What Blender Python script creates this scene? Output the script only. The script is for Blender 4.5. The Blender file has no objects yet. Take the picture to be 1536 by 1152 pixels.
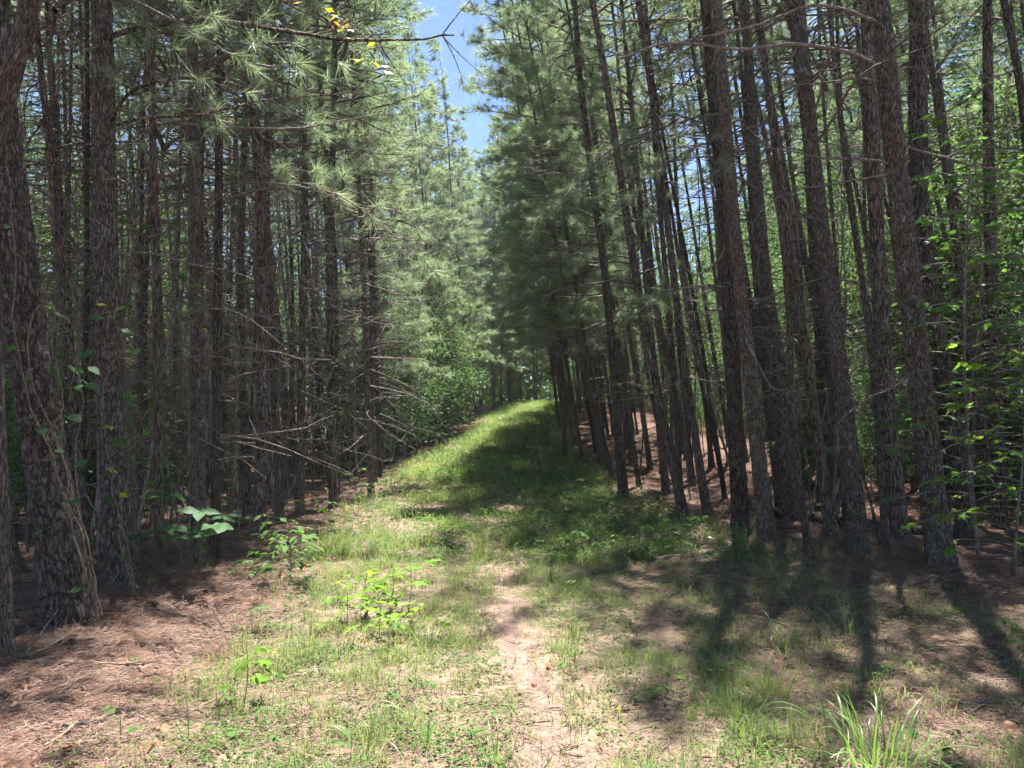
import bpy, math, random
import numpy as np
from mathutils import Vector, Matrix, Quaternion

R = np.random.default_rng(7)
random.seed(7)
rad = math.radians
scene = bpy.context.scene
COL = scene.collection

# ------------------------------------------------------------ terrain profile
YK = np.array([-60, 0, 12, 16, 20, 24, 30, 40, 46, 55, 70, 100, 320.])
ZK = np.array([0, 0, 0, .10, .28, .50, .95, 1.85, 2.45, 2.75, 2.6, 2.4, 2.2])
CY = np.array([-60, 0, 3, 6, 14, 20, 24, 30, 40, 46, 60, 80, 320.])
CX = np.array([.3, .3, .28, .0, -.4, -.5, -.4, -.05, .95, 2.0, 7., 16., 60.])
LY = np.array([-60, 0, 6, 10.6, 15.5, 20, 30, 40, 46, 60, 80, 320])
LX = np.array([-3.6, -3.6, -3.55, -3.5, -2.95, -2.75, -2.0, -1.1, -.2, 4.6, 13.6, 57.])
RY = np.array([-60, 0, 6, 8.2, 10.6, 12.4, 15.5, 20, 30, 40, 46, 60, 80, 320])
RX = np.array([5.2, 5.2, 5.0, 4.6, 3.6, 2.9, 2.35, 1.85, 1.95, 2.9, 4.0, 9.2, 18.2, 62.])

def hz(x, y):
    x = np.asarray(x, float); y = np.asarray(y, float)
    z = np.interp(y, YK, ZK)
    z = z + .045 * np.clip(x - np.interp(y, CY, CX), -8, 8) * np.clip((y - 16) / 14, 0, 1)
    z = z + .03 * np.sin(x * 1.7 + 1.3) * np.sin(y * 1.31 + .4) + .018 * np.sin(x * 3.9 + y * 2.3) + .012 * np.sin(y * 5.1 - x * 4.4)
    # slight hump at the forest edges, where needles pile up
    z = z + .10 * np.exp(-((x - np.interp(y, LY, LX)) / .9) ** 2) + .06 * np.exp(-((x - np.interp(y, RY, RX)) / .9) ** 2)
    return z

# ------------------------------------------------------------ camera
EYE = Vector((0, 0, 1.58 + float(hz(0, 0))))
PITCH = 2.5
F = 1154.0
cam_d = bpy.data.cameras.new('camera')
cam = bpy.data.objects.new('camera', cam_d)
COL.objects.link(cam)
cam.location = EYE
cam.rotation_euler = (rad(90 + PITCH), 0, 0)
cam_d.sensor_width = 36
cam_d.lens = 36 * F / 1536
cam_d.clip_end = 1500
cam_d.clip_start = .05
scene.camera = cam

# ------------------------------------------------------------ sky, sun, exposure
SUN_AZ = 12      # degrees to the right of the trail direction
SUN_EL = 68
w = bpy.data.worlds.new('World')
scene.world = w
w.use_nodes = True
nt = w.node_tree
sky = nt.nodes.new('ShaderNodeTexSky')
sky.sky_type = 'NISHITA'
sky.sun_disc = False
sky.sun_elevation = rad(SUN_EL)
sky.sun_rotation = rad(SUN_AZ)
sky.air_density = 1.0
sky.dust_density = .1
sky.altitude = 2500
sky.ozone_density = 3.0
bgn = nt.nodes['Background']
nt.links.new(sky.outputs[0], bgn.inputs[0])
bgn.inputs[1].default_value = .05
sd = bpy.data.lights.new('sun', 'SUN')
sun = bpy.data.objects.new('sun', sd)
COL.objects.link(sun)
sd.energy = 5.0
sd.angle = rad(.53)
sd.color = (1, .97, .92)
SD = Vector((math.sin(rad(SUN_AZ)) * math.cos(rad(SUN_EL)), math.cos(rad(SUN_AZ)) * math.cos(rad(SUN_EL)), math.sin(rad(SUN_EL))))
sun.rotation_euler = SD.to_track_quat('Z', 'Y').to_euler()
sun.location = (20, 20, 60)
vs = scene.view_settings
vs.view_transform = 'Standard'
vs.look = 'None'
vs.gamma = 1
vs.exposure = 2.35
scene.cycles.max_bounces = 8
scene.cycles.diffuse_bounces = 6
scene.cycles.glossy_bounces = 2
scene.cycles.transmission_bounces = 5
scene.cycles.use_denoising = True
scene.cycles.adaptive_threshold = .03
scene.cycles.sample_clamp_indirect = 8
scene.cycles.volume_bounces = 0
scene.cycles.caustics_reflective = False
scene.cycles.caustics_refractive = False

def ray(px, py):
    d = Vector(((px - 768) / F, -(py - 576) / F, -1))
    return (Matrix.Rotation(rad(90 + PITCH), 3, 'X') @ d)

def ground_at(px, py):
    """point of the ground seen at a photo pixel"""
    d = ray(px, py)
    t0 = 1.0
    while t0 < 90:
        p = EYE + d * t0
        if p.z < float(hz(p.x, p.y)):
            break
        t0 += .05
    return Vector((p.x, p.y, float(hz(p.x, p.y))))

def at_depth(px, py, Y):
    d = ray(px, py)
    return EYE + d * (Y / d.y)

# ------------------------------------------------------------ materials
def new_mat(name):
    m = bpy.data.materials.new(name)
    m.use_nodes = True
    nt = m.node_tree
    b = nt.nodes['Principled BSDF']
    return m, nt, b

def node(nt, t, **kw):
    n = nt.nodes.new(t)
    for k, v in kw.items():
        setattr(n, k, v)
    return n

def ramp(nt, fac, stops, interp='LINEAR'):
    r = nt.nodes.new('ShaderNodeValToRGB')
    r.color_ramp.interpolation = interp
    e = r.color_ramp.elements
    while len(e) < len(stops):
        e.new(.5)
    for i, (p, c) in enumerate(stops):
        e[i].position = p
        e[i].color = (*c, 1)
    nt.links.new(fac, r.inputs[0])
    return r.outputs[0]

def mixc(nt, fac, a, b, mode='MIX'):
    m = nt.nodes.new('ShaderNodeMix')
    m.data_type = 'RGBA'
    m.blend_type = mode
    if isinstance(fac, (int, float)):
        m.inputs[0].default_value = fac
    else:
        nt.links.new(fac, m.inputs[0])
    for s, v in ((m.inputs[6], a), (m.inputs[7], b)):
        if isinstance(v, tuple):
            s.default_value = (*v, 1)
        else:
            nt.links.new(v, s)
    return m.outputs[2]

def noise(nt, vec, scale, detail=4, rough=.6):
    n = nt.nodes.new('ShaderNodeTexNoise')
    n.inputs['Scale'].default_value = scale
    n.inputs['Detail'].default_value = detail
    n.inputs['Roughness'].default_value = rough
    if vec is not None:
        nt.links.new(vec, n.inputs['Vector'])
    return n.outputs[0]

def mapping(nt, scale, loc=None):
    tc = nt.nodes.new('ShaderNodeTexCoord')
    mp = nt.nodes.new('ShaderNodeMapping')
    mp.inputs['Scale'].default_value = scale
    nt.links.new(tc.outputs['Object'], mp.inputs['Vector'])
    return mp.outputs[0]

def bark_material(name, cold, warm, crack, pale, bump=1.0, plate=(20, 20, 5), modelled=False):
    m, nt, b = new_mat(name)
    L = nt.links.new
    oi = node(nt, 'ShaderNodeObjectInfo')
    v0 = mapping(nt, (1, 1, 1))
    def wobble(vec, scale, amp):
        n = nt.nodes.new('ShaderNodeTexNoise')
        n.inputs['Scale'].default_value = scale
        n.inputs['Detail'].default_value = 2
        L(v0, n.inputs['Vector'])
        ma = node(nt, 'ShaderNodeVectorMath', operation='MULTIPLY_ADD')
        L(n.outputs['Color'], ma.inputs[0])
        ma.inputs[1].default_value = amp
        L(vec, ma.inputs[2])
        return ma.outputs[0]
    wv = wobble(wobble(v0, 5, (.07, .07, .22)), 30, (.03, .03, .05))
    sc = node(nt, 'ShaderNodeVectorMath', operation='MULTIPLY')
    L(wv, sc.inputs[0])
    sc.inputs[1].default_value = plate
    vo = node(nt, 'ShaderNodeTexVoronoi', feature='DISTANCE_TO_EDGE')
    vo.inputs['Scale'].default_value = 1
    L(sc.outputs[0], vo.inputs['Vector'])
    vc = node(nt, 'ShaderNodeTexVoronoi', feature='F1')
    vc.inputs['Scale'].default_value = 1
    L(sc.outputs[0], vc.inputs['Vector'])
    edge = node(nt, 'ShaderNodeMapRange')
    L(vo.outputs['Distance'], edge.inputs[0])
    edge.inputs[1].default_value = 0.0
    edge.inputs[2].default_value = .16
    big = noise(nt, v0, 1.6, 3)
    fine = noise(nt, v0, 60, 6, .7)
    plates = mixc(nt, vc.outputs['Color'], cold, warm)
    col = ramp(nt, big, [(.42, cold), (.58, warm)])
    col = mixc(nt, .5, col, plates)
    lich = noise(nt, v0, 9, 5, .7)
    lm = node(nt, 'ShaderNodeMapRange')
    L(lich, lm.inputs[0])
    lm.inputs[1].default_value = .53
    lm.inputs[2].default_value = .72
    col = mixc(nt, lm.outputs[0], col, pale)
    finec = ramp(nt, fine, [(.25, (.55, .55, .55)), (.75, (1.35, 1.32, 1.3))])
    col = mixc(nt, 1.0, col, finec, 'MULTIPLY')
    rnd = ramp(nt, oi.outputs['Random'], [(0, (.7, .68, .68)), (.5, (1, 1, 1)), (1, (1.4, 1.28, 1.2))])
    col = mixc(nt, 1.0, col, rnd, 'MULTIPLY')
    col = mixc(nt, edge.outputs[0], crack, col)
    if modelled:
        pl = node(nt, 'ShaderNodeAttribute', attribute_name='plate').outputs['Fac']
        col = mixc(nt, pl, crack, col)
    L(col, b.inputs['Base Color'])
    b.inputs['Roughness'].default_value = .88
    b.inputs['Specular IOR Level'].default_value = .25
    hsum = node(nt, 'ShaderNodeMath', operation='MULTIPLY_ADD')
    L(fine, hsum.inputs[0])
    hsum.inputs[1].default_value = .35
    L(edge.outputs[0], hsum.inputs[2])
    bp = node(nt, 'ShaderNodeBump')
    bp.inputs['Strength'].default_value = bump
    bp.inputs['Distance'].default_value = .03
    L(hsum.outputs[0], bp.inputs['Height'])
    L(bp.outputs[0], b.inputs['Normal'])
    return m

def leaf_material(name, stops, transl=.45, rough=.45, spec=.4, tcol=None, hue_noise=None):
    """foliage: colour varies leaf by leaf, thin enough to let light through"""
    m, nt, b = new_mat(name)
    L = nt.links.new
    g = node(nt, 'ShaderNodeNewGeometry')
    oi = node(nt, 'ShaderNodeObjectInfo')
    ad = node(nt, 'ShaderNodeMath', operation='MULTIPLY_ADD')
    L(oi.outputs['Random'], ad.inputs[0])
    ad.inputs[1].default_value = .3
    mul = node(nt, 'ShaderNodeMath', operation='MULTIPLY')
    L(g.outputs['Random Per Island'], mul.inputs[0])
    mul.inputs[1].default_value = .7
    L(mul.outputs[0], ad.inputs[2])
    f = ad.outputs[0]
    if hue_noise:
        n = noise(nt, mapping(nt, (1, 1, 1)), hue_noise, 2)
        mx = node(nt, 'ShaderNodeMix')
        mx.inputs[0].default_value = .5
        L(f, mx.inputs[2])
        mr = node(nt, 'ShaderNodeMapRange')
        L(n, mr.inputs[0])
        mr.inputs[1].default_value = .3
        mr.inputs[2].default_value = .7
        L(mr.outputs[0], mx.inputs[3])
        f = mx.outputs[0]
    col = ramp(nt, f, stops)
    L(col, b.inputs['Base Color'])
    b.inputs['Roughness'].default_value = rough
    b.inputs['Specular IOR Level'].default_value = spec
    t = node(nt, 'ShaderNodeBsdfTranslucent')
    tc = mixc(nt, 1.0, col, tcol or (1.25, 1.35, .75), 'MULTIPLY')
    L(tc, t.inputs[0])
    ms = node(nt, 'ShaderNodeMixShader')
    ms.inputs[0].default_value = transl
    L(b.outputs[0], ms.inputs[1])
    L(t.outputs[0], ms.inputs[2])
    L(ms.outputs[0], nt.nodes['Material Output'].inputs[0])
    return m

M = {}
M['bark'] = bark_material('pine_bark', (.155, .14, .122), (.17, .11, .08), (.024, .019, .016), (.32, .30, .27))
M['bark_hero'] = bark_material('pine_bark_plated', (.178, .162, .142), (.18, .118, .085), (.026, .02, .016), (.34, .325, .295), .5, (26, 26, 9), True)
M['deadwood'] = bark_material('dead_branch_bark', (.22, .198, .178), (.19, .15, .125), (.08, .062, .05), (.36, .345, .32), .5, (40, 40, 20))
M['greybark'] = bark_material('smooth_bark', (.24, .22, .19), (.20, .16, .12), (.09, .07, .055), (.36, .35, .32), .5, (20, 20, 4))
M['vine'] = bark_material('vine_bark', (.22, .18, .14), (.19, .14, .10), (.08, .06, .04), (.32, .28, .24), .5, (60, 60, 12))
M['needle'] = leaf_material('pine_needles', [(0, (.12, .175, .115)), (.35, (.18, .245, .155)), (.7, (.25, .315, .195)), (.93, (.34, .37, .22)), (1, (.35, .25, .16))], .52, .45, .4, (1.08, 1.12, .82), .8)
M['needle_dead'] = leaf_material('dead_needles', [(0, (.20, .10, .05)), (1, (.34, .2, .11))], .3, .6, .2, (1.1, 1, .8))
M['leaf'] = leaf_material('broad_leaves', [(0, (.035, .075, .03)), (.4, (.07, .13, .045)), (.8, (.12, .19, .06)), (1, (.20, .23, .075))], .42, .65, .15, (1.1, 1.15, .7), .5)
M['farleaf'] = leaf_material('far_leaves', [(0, (.06, .12, .035)), (.5, (.10, .18, .045)), (1, (.17, .25, .06))], .45, .85, .1, None, .2)
M['maple'] = leaf_material('maple_leaves', [(0, (.06, .14, .05)), (.6, (.09, .19, .055)), (1, (.13, .24, .06))], .5, .45, .35, (1.2, 1.3, .6))
M['seedling'] = leaf_material('young_and_sunlit_leaves', [(0, (.13, .26, .04)), (1, (.21, .33, .05))], .55, .65, .12, (1.2, 1.3, .55))  # seedling green; on the low maple sapling its brightness stands in for sunlight
M['darkleaf'] = leaf_material('dull_leaves', [(0, (.04, .10, .045)), (.6, (.06, .13, .05)), (1, (.10, .16, .05))], .4, .6, .2)
M['yellowleaf'] = leaf_material('yellow_leaves', [(0, (.30, .36, .03)), (.6, (.45, .42, .03)), (1, (.48, .26, .03))], .5, .4, .4, (1.2, 1.2, .5))
M['orangeleaf'] = leaf_material('orange_leaves', [(0, (.40, .17, .03)), (1, (.48, .24, .05))], .45, .5, .3, (1.2, 1.1, .6))
M['grass'] = leaf_material('grass_blades', [(0, (.10, .16, .05)), (.4, (.16, .23, .075)), (.68, (.25, .28, .11)), (.86, (.40, .35, .18)), (1, (.50, .41, .25))], .42, .6, .25, (1.2, 1.25, .65), .7)
M['reed'] = leaf_material('coarse_grass', [(0, (.11, .19, .05)), (.7, (.17, .26, .075)), (1, (.28, .31, .12))], .4, .4, .5)
M['groundleaf'] = leaf_material('ground_cover', [(0, (.05, .12, .03)), (.5, (.09, .17, .04)), (.9, (.15, .22, .05)), (1, (.25, .25, .07))], .42, .7, .15, None, .6)
M['litter'] = leaf_material('pine_litter', [(0, (.09, .052, .04)), (.4, (.19, .11, .08)), (.75, (.32, .20, .145)), (1, (.52, .37, .27))], .08, .55, .3, (1, 1, 1))
M['fallen'] = leaf_material('fallen_leaves', [(0, (.11, .055, .035)), (.6, (.20, .105, .06)), (1, (.30, .19, .11))], .2, .6, .25, (1, .9, .8))
M['redleaf'] = leaf_material('red_leaves', [(0, (.38, .055, .03)), (1, (.5, .11, .05))], .2, .5, .3, (1, .9, .8))
M['stem'] = leaf_material('green_stems', [(0, (.10, .13, .05)), (1, (.16, .15, .07))], .05, .5, .3)

def ground_material():
    m, nt, b = new_mat('forest_floor')
    L = nt.links.new
    v = mapping(nt, (1, 1, 1))
    a_path = node(nt, 'ShaderNodeAttribute', attribute_name='path').outputs['Fac']
    a_grass = node(nt, 'ShaderNodeAttribute', attribute_name='grassy').outputs['Fac']
    n1 = noise(nt, v, 1.3, 5)
    n2 = noise(nt, v, 9, 6, .65)
    n3 = noise(nt, v, 70, 5, .7)
    vw = mapping(nt, (1, 1, 1))
    wv = node(nt, 'ShaderNodeTexNoise')
    wv.inputs['Scale'].default_value = 45
    wv.inputs['Distortion'].default_value = 3.0
    wv.inputs['Detail'].default_value = 3
    L(vw, wv.inputs['Vector'])
    lit = ramp(nt, n2, [(.3, (.045, .029, .023)), (.5, (.105, .062, .046)), (.72, (.19, .115, .083))])
    big = ramp(nt, n1, [(.35, (.7, .68, .66)), (.6, (1.1, 1.08, 1.06))])
    lit = mixc(nt, 1.0, lit, big, 'MULTIPLY')
    strand = ramp(nt, wv.outputs[0], [(.38, (.55, .5, .48)), (.5, (1, 1, 1)), (.62, (1.45, 1.4, 1.32))])
    lit = mixc(nt, 1.0, lit, strand, 'MULTIPLY')
    soil = ramp(nt, n2, [(.3, (.13, .085, .07)), (.5, (.23, .155, .125)), (.7, (.34, .24, .195))])
    grain = ramp(nt, n3, [(.3, (.72, .7, .68)), (.7, (1.25, 1.25, 1.25))])
    soil = mixc(nt, 1.0, soil, grain, 'MULTIPLY')
    grs = ramp(nt, n2, [(.3, (.11, .095, .055)), (.5, (.19, .145, .095)), (.62, (.27, .19, .135)), (.78, (.38, .27, .195))])
    gm = node(nt, 'ShaderNodeMath', operation='MULTIPLY_ADD')
    L(n1, gm.inputs[0]); gm.inputs[1].default_value = .9
    sub = node(nt, 'ShaderNodeMath', operation='SUBTRACT')
    L(a_grass, sub.inputs[0]); sub.inputs[1].default_value = .45
    L(sub.outputs[0], gm.inputs[2])
    cl = node(nt, 'ShaderNodeMapRange')
    L(gm.outputs[0], cl.inputs[0]); cl.inputs[1].default_value = .2; cl.inputs[2].default_value = .75
    col = mixc(nt, cl.outputs[0], lit, grs)
    pm = node(nt, 'ShaderNodeMath', operation='MULTIPLY_ADD')
    L(n2, pm.inputs[0]); pm.inputs[1].default_value = .8
    sub2 = node(nt, 'ShaderNodeMath', operation='SUBTRACT')
    L(a_path, sub2.inputs[0]); sub2.inputs[1].default_value = .4
    L(sub2.outputs[0], pm.inputs[2])
    cl2 = node(nt, 'ShaderNodeMapRange')
    L(pm.outputs[0], cl2.inputs[0]); cl2.inputs[1].default_value = .25; cl2.inputs[2].default_value = .8
    col = mixc(nt, cl2.outputs[0], col, soil)
    L(col, b.inputs['Base Color'])
    b.inputs['Roughness'].default_value = .95
    b.inputs['Specular IOR Level'].default_value = .15
    hs = node(nt, 'ShaderNodeMath', operation='MULTIPLY_ADD')
    L(n2, hs.inputs[0]); hs.inputs[1].default_value = 1.0
    L(wv.outputs[0], hs.inputs[2])
    bp = node(nt, 'ShaderNodeBump')
    bp.inputs['Strength'].default_value = .6
    bp.inputs['Distance'].default_value = .03
    L(hs.outputs[0], bp.inputs['Height'])
    L(bp.outputs[0], b.inputs['Normal'])
    return m
M['ground'] = ground_material()

# ------------------------------------------------------------ mesh collecting
class Geo:
    def __init__(self):
        self.v, self.f, self.n = [], [], 0
    def add(self, v, f, mat=0):
        v = np.asarray(v, np.float32).reshape(-1, 3)
        f = np.asarray(f, np.int32)
        if len(v) == 0 or len(f) == 0:
            return
        self.v.append(v)
        self.f.append((f + self.n, mat))
        self.n += len(v)
    def stamp(self, tv, tf, Ms, T, mat=0):
        """copies of a small template: Ms (n,3,3), T (n,3)"""
        if len(T) == 0:
            return
        v = np.einsum('nij,kj->nki', Ms, tv) + np.asarray(T)[:, None, :]
        k = len(tv)
        f = (np.asarray(tf)[None] + (np.arange(len(T)) * k)[:, None, None]).reshape(-1, len(tf[0]))
        self.add(v.reshape(-1, 3), f, mat)
    def tube(self, pts, rr, n=5, mat=0):
        pts = np.asarray(pts, float); k = len(pts)
        rr = np.broadcast_to(np.asarray(rr, float), (k,))
        t = np.gradient(pts, axis=0)
        t /= np.linalg.norm(t, axis=1, keepdims=True) + 1e-9
        ref = np.array([0, 0, 1.]) if abs(t[:, 2]).mean() < .8 else np.array([1., 0, 0])
        u = np.cross(t, ref); u /= np.linalg.norm(u, axis=1, keepdims=True) + 1e-9
        w_ = np.cross(t, u)
        a = np.linspace(0, 2 * np.pi, n, endpoint=False)
        v = pts[:, None] + rr[:, None, None] * (np.cos(a)[None, :, None] * u[:, None] + np.sin(a)[None, :, None] * w_[:, None])
        i = np.arange(k - 1)[:, None] * n; j = np.arange(n)[None]; j2 = (j + 1) % n
        f = np.stack([i + j, i + j2, i + n + j2, i + n + j], -1).reshape(-1, 4)
        self.add(v.reshape(-1, 3), f, mat)
    def build(self, name, mats, smooth=False):
        me = bpy.data.meshes.new(name)
        V = np.concatenate(self.v) if self.v else np.zeros((0, 3), np.float32)
        me.vertices.add(len(V))
        me.vertices.foreach_set('co', V.ravel())
        idx = np.concatenate([f.ravel() for f, _ in self.f])
        tot = np.concatenate([np.full(len(f), f.shape[1], np.int32) for f, _ in self.f])
        mi = np.concatenate([np.full(len(f), m, np.int32) for f, m in self.f])
        st = np.concatenate([[0], np.cumsum(tot)[:-1]]).astype(np.int32)
        me.loops.add(len(idx)); me.loops.foreach_set('vertex_index', idx)
        me.polygons.add(len(tot))
        me.polygons.foreach_set('loop_start', st)
        me.polygons.foreach_set('loop_total', tot)
        me.polygons.foreach_set('material_index', mi)
        if smooth:
            me.polygons.foreach_set('use_smooth', np.ones(len(tot), bool))
        for m in (mats if isinstance(mats, (list, tuple)) else [mats]):
            me.materials.append(m)
        me.update(calc_edges=True)
        return me

def norm(a):
    return a / (np.linalg.norm(a, axis=-1, keepdims=True) + 1e-9)

def frames(x, up):
    """rotation matrices whose columns are x (length axis), y (across), z (face normal near up)"""
    x = norm(x)
    y = norm(np.cross(up, x))
    z = np.cross(x, y)
    return np.stack([x, y, z], -1)

def rdir(n):
    return norm(R.normal(size=(n, 3)))

# leaf templates: length along +X from 0 to 1, face +Z
T_NEEDLE = (np.array([[0, -.5, 0], [0, .5, 0], [1, 0, 0]]), [[0, 1, 2]])
T_NEEDLE2 = (np.array([[0, -.5, 0], [0, .5, 0], [.55, -.45, -.03], [.55, .45, -.03], [1, 0, -.14]]), None)
T_DIAMOND = (np.array([[0, 0, 0], [.45, -.5, .06], [1, 0, -.08], [.45, .5, .06]]), [[0, 1, 2, 3]])
T_BLADE_V = np.array([[0, -.5, 0], [0, .5, 0], [.5, -.42, 0], [.5, .42, 0], [1, 0, 0]])
T_BLADE_F = [[0, 1, 3], [0, 3, 2], [2, 3, 4]]

def ovate(n=4, w_=.5, fold=.08, droop=.12, tip=.9):
    xs = np.linspace(0, 1, n + 1)
    v, f = [[0, 0, 0]], []
    for i in range(1, n):
        x = xs[i]
        ww = w_ * .5 * math.sin(math.pi * x ** tip)
        z = -droop * x * x
        v += [[x, -ww, z + fold * ww * 2], [x, 0, z], [x, ww, z + fold * ww * 2]]
    v.append([1, 0, -droop])
    f += [[0, 1, 2], [0, 2, 3]]
    for i in range(n - 2):
        a = 1 + 3 * i
        f += [[a, a + 3, a + 1], [a + 1, a + 3, a + 4], [a + 1, a + 4, a + 2], [a + 2, a + 4, a + 5]]
    a = 1 + 3 * (n - 2); e = len(v) - 1
    f += [[a, e, a + 1], [a + 1, e, a + 2]]
    return np.array(v), f

def lobed(lobes=5, depth=.5, tooth=True):
    """maple leaf outline, blade from x=0 to about 1, slightly cupped"""
    angs = {5: [-118, -58, 0, 58, 118], 3: [-62, 0, 62]}[lobes]
    ls = {5: [.42, .72, 1.0, .72, .42], 3: [.7, 1.0, .7]}[lobes]
    c = np.array([.28, 0])
    out = [[0, 0]]
    for i, (a, l) in enumerate(zip(angs, ls)):
        if i:
            am = (angs[i - 1] + a) / 2
            lm = depth * min(l, ls[i - 1])
            out.append(list(c + lm * .62 * np.array([math.cos(rad(am)), math.sin(rad(am))])))
        L_ = l * .72
        if tooth:
            out.append(list(c + L_ * .68 * np.array([math.cos(rad(a - 14)), math.sin(rad(a - 14))])))
        out.append(list(c + L_ * np.array([math.cos(rad(a)), math.sin(rad(a))])))
        if tooth:
            out.append(list(c + L_ * .68 * np.array([math.cos(rad(a + 14)), math.sin(rad(a + 14))])))
    out = np.array(out)
    v = np.zeros((len(out) + 1, 3))
    v[0, :2] = c
    v[1:, :2] = out
    rr = np.linalg.norm(v[:, :2] - c, axis=1)
    v[:, 2] = -.22 * rr ** 2 + .05 * np.sin(v[:, 1] * 9)
    n = len(out)
    f = [[0, 1 + i, 1 + (i + 1) % n] for i in range(n)]
    return v, f

T_OVATE = ovate()
T_OVATE_BIG = ovate(6, .48, .10, .18)
T_MAPLE = lobed(5, .62)
T_MAPLE3 = lobed(3, .7, False)
T_ROUND = ovate(5, .85, .06, .1, .75)

# ------------------------------------------------------------ scene objects
def link(o, parent=None):
    COL.objects.link(o)
    if parent is not None:
        o.parent = parent
    return o

def obj(name, me, parent=None, loc=(0, 0, 0), rot=(0, 0, 0), scl=(1, 1, 1)):
    o = bpy.data.objects.new(name, me)
    o.location = loc
    o.rotation_euler = rot
    o.scale = scl if hasattr(scl, '__len__') else (scl,) * 3
    return link(o, parent)

def tag(o, label, cat, group=None, kind=None):
    if label: o['label'] = label
    if cat: o['category'] = cat
    if group: o['group'] = group
    if kind: o['kind'] = kind
    return o

def thing(name, label, cat, loc=(0, 0, 0), rot=(0, 0, 0), group=None):
    o = bpy.data.objects.new(name, None)
    o.empty_display_size = .2
    o.location = loc
    o.rotation_euler = rot
    link(o)
    return tag(o, label, cat, group)

# ------------------------------------------------------------ ground
def axis(segs):
    out = []
    for a, b, s in segs:
        out.append(np.arange(a, b, s))
    out.append(np.array([segs[-1][1]]))
    return np.concatenate(out)

gx = axis([(-300, -60, 40), (-60, -12, 2), (-12, -6, .4), (-6, 6, .12), (6, 14, .4), (14, 60, 2), (60, 300, 40)])
gy = axis([(-60, 1, 4), (1, 14, .12), (14, 30, .3), (30, 60, 1), (60, 320, 20)])
GX, GY = np.meshgrid(gx, gy)
g = Geo()
nx, ny = len(gx), len(gy)
i = np.arange(ny - 1)[:, None] * nx; j = np.arange(nx - 1)[None]
GZ = hz(GX, GY)
near = (np.abs(GX) < 7) & (GY < 16)
GZ = GZ + np.where(near, R.normal(0, .011, GX.shape), 0)
g.add(np.stack([GX, GY, GZ], -1).reshape(-1, 3), np.stack([i + j, i + j + 1, i + nx + j + 1, i + nx + j], -1).reshape(-1, 4))
me = g.build('ground', M['ground'], True)

def path_mask(x, y):
    x = np.asarray(x); y = np.asarray(y)
    d = np.abs(x - np.interp(y, CY, CX) - .02 * np.sin(y * 1.9) - .015 * np.sin(y * 4.7))
    wd = .15 + .05 * np.sin(y * 2.3 + 1) + .03 * np.sin(y * 7.1) + np.clip((5.2 - y) * .04, 0, .08)
    fade = np.clip((13 - y) / 7, .1, .76)
    return np.clip(1.35 - d / wd * .8, 0, 1) * fade

def vnoise(x, y, s=1.0):
    x = np.asarray(x) * s; y = np.asarray(y) * s
    return .5 + .5 * (np.sin(x * 1.3 + 2 * np.sin(y * .7)) * np.sin(y * 1.1 + 1.7 * np.sin(x * .9 + 1)) * .6 + .4 * np.sin(x * 3.1 + y * 2.2 + 1.5 * np.sin(y * 2.7 - x)))

def grass_mask(x, y):
    x = np.asarray(x); y = np.asarray(y)
    c = np.interp(y, CY, CX)
    lx = np.interp(y, LY, LX) + np.interp(y, [0, 6, 9, 13, 18], [1.9, 1.75, 1.3, .7, .2])
    rx = np.interp(y, RY, RX) - np.interp(y, [0, 6, 9, 13, 18], [.5, .9, 1.0, .6, .1])
    m = np.clip((x - lx) / .8 + .5, 0, 1) * np.clip((rx - x) / 1.0 + .5, 0, 1)
    # thin growth on the right-hand verge close by
    sp = np.clip((x - c - .9) / .8, 0, 1) * np.clip((11 - y) / 3, 0, 1)
    m = m * (1 - .62 * sp)
    return m

for nm, fn in (('path', path_mask), ('grassy', grass_mask)):
    at = me.attributes.new(nm, 'FLOAT', 'POINT')
    at.data.foreach_set('value', fn(GX, GY).astype(np.float32).ravel())
tag(obj('ground', me), 'reddish pine-needle forest floor with a bare soil footpath', None, kind='structure')

# ------------------------------------------------------------ trunks
H = 16.0
def spine(h, bend, ph):
    """sideways sweep of a trunk at height h"""
    t = h / H
    return bend * (np.sin(t * 4.2 + ph) - np.sin(ph)) * .5 + bend * .35 * (np.sin(t * 11 + ph * 2) - np.sin(ph * 2)), \
        bend * (np.sin(t * 3.7 + ph * 1.7) - np.sin(ph * 1.7)) * .5

def trunk_r(h, r0):
    return r0 * (np.interp(h, [0, .15, .5, 1.2, 8, 13, H], [1.36, 1.18, 1.06, 1, .66, .38, .08]))

def worley(u, v, nu, seed):
    """plate pattern, periodic in u (0..nu); returns F2-F1 and a plate random"""
    r = np.random.default_rng(seed)
    jit = r.random((64, 1200, 2)); val = r.random((64, 1200))
    iu = np.floor(u).astype(int); iv = np.floor(v).astype(int)
    f1 = np.full(u.shape, 9.); f2 = np.full(u.shape, 9.); c1 = np.zeros(u.shape)
    for du in (-1, 0, 1):
        for dv in (-1, 0, 1):
            cu = iu + du; cv = iv + dv
            jj = jit[cu % nu, cv % 1200]
            d = np.hypot(cu + .1 + .8 * jj[..., 0] - u, cv + .1 + .8 * jj[..., 1] - v)
            vv = val[cu % nu, cv % 1200]
            c1 = np.where(d < f1, vv, c1)
            f2 = np.where(d < f1, f1, np.minimum(f2, d))
            f1 = np.minimum(f1, d)
    return f2 - f1, c1

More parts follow.
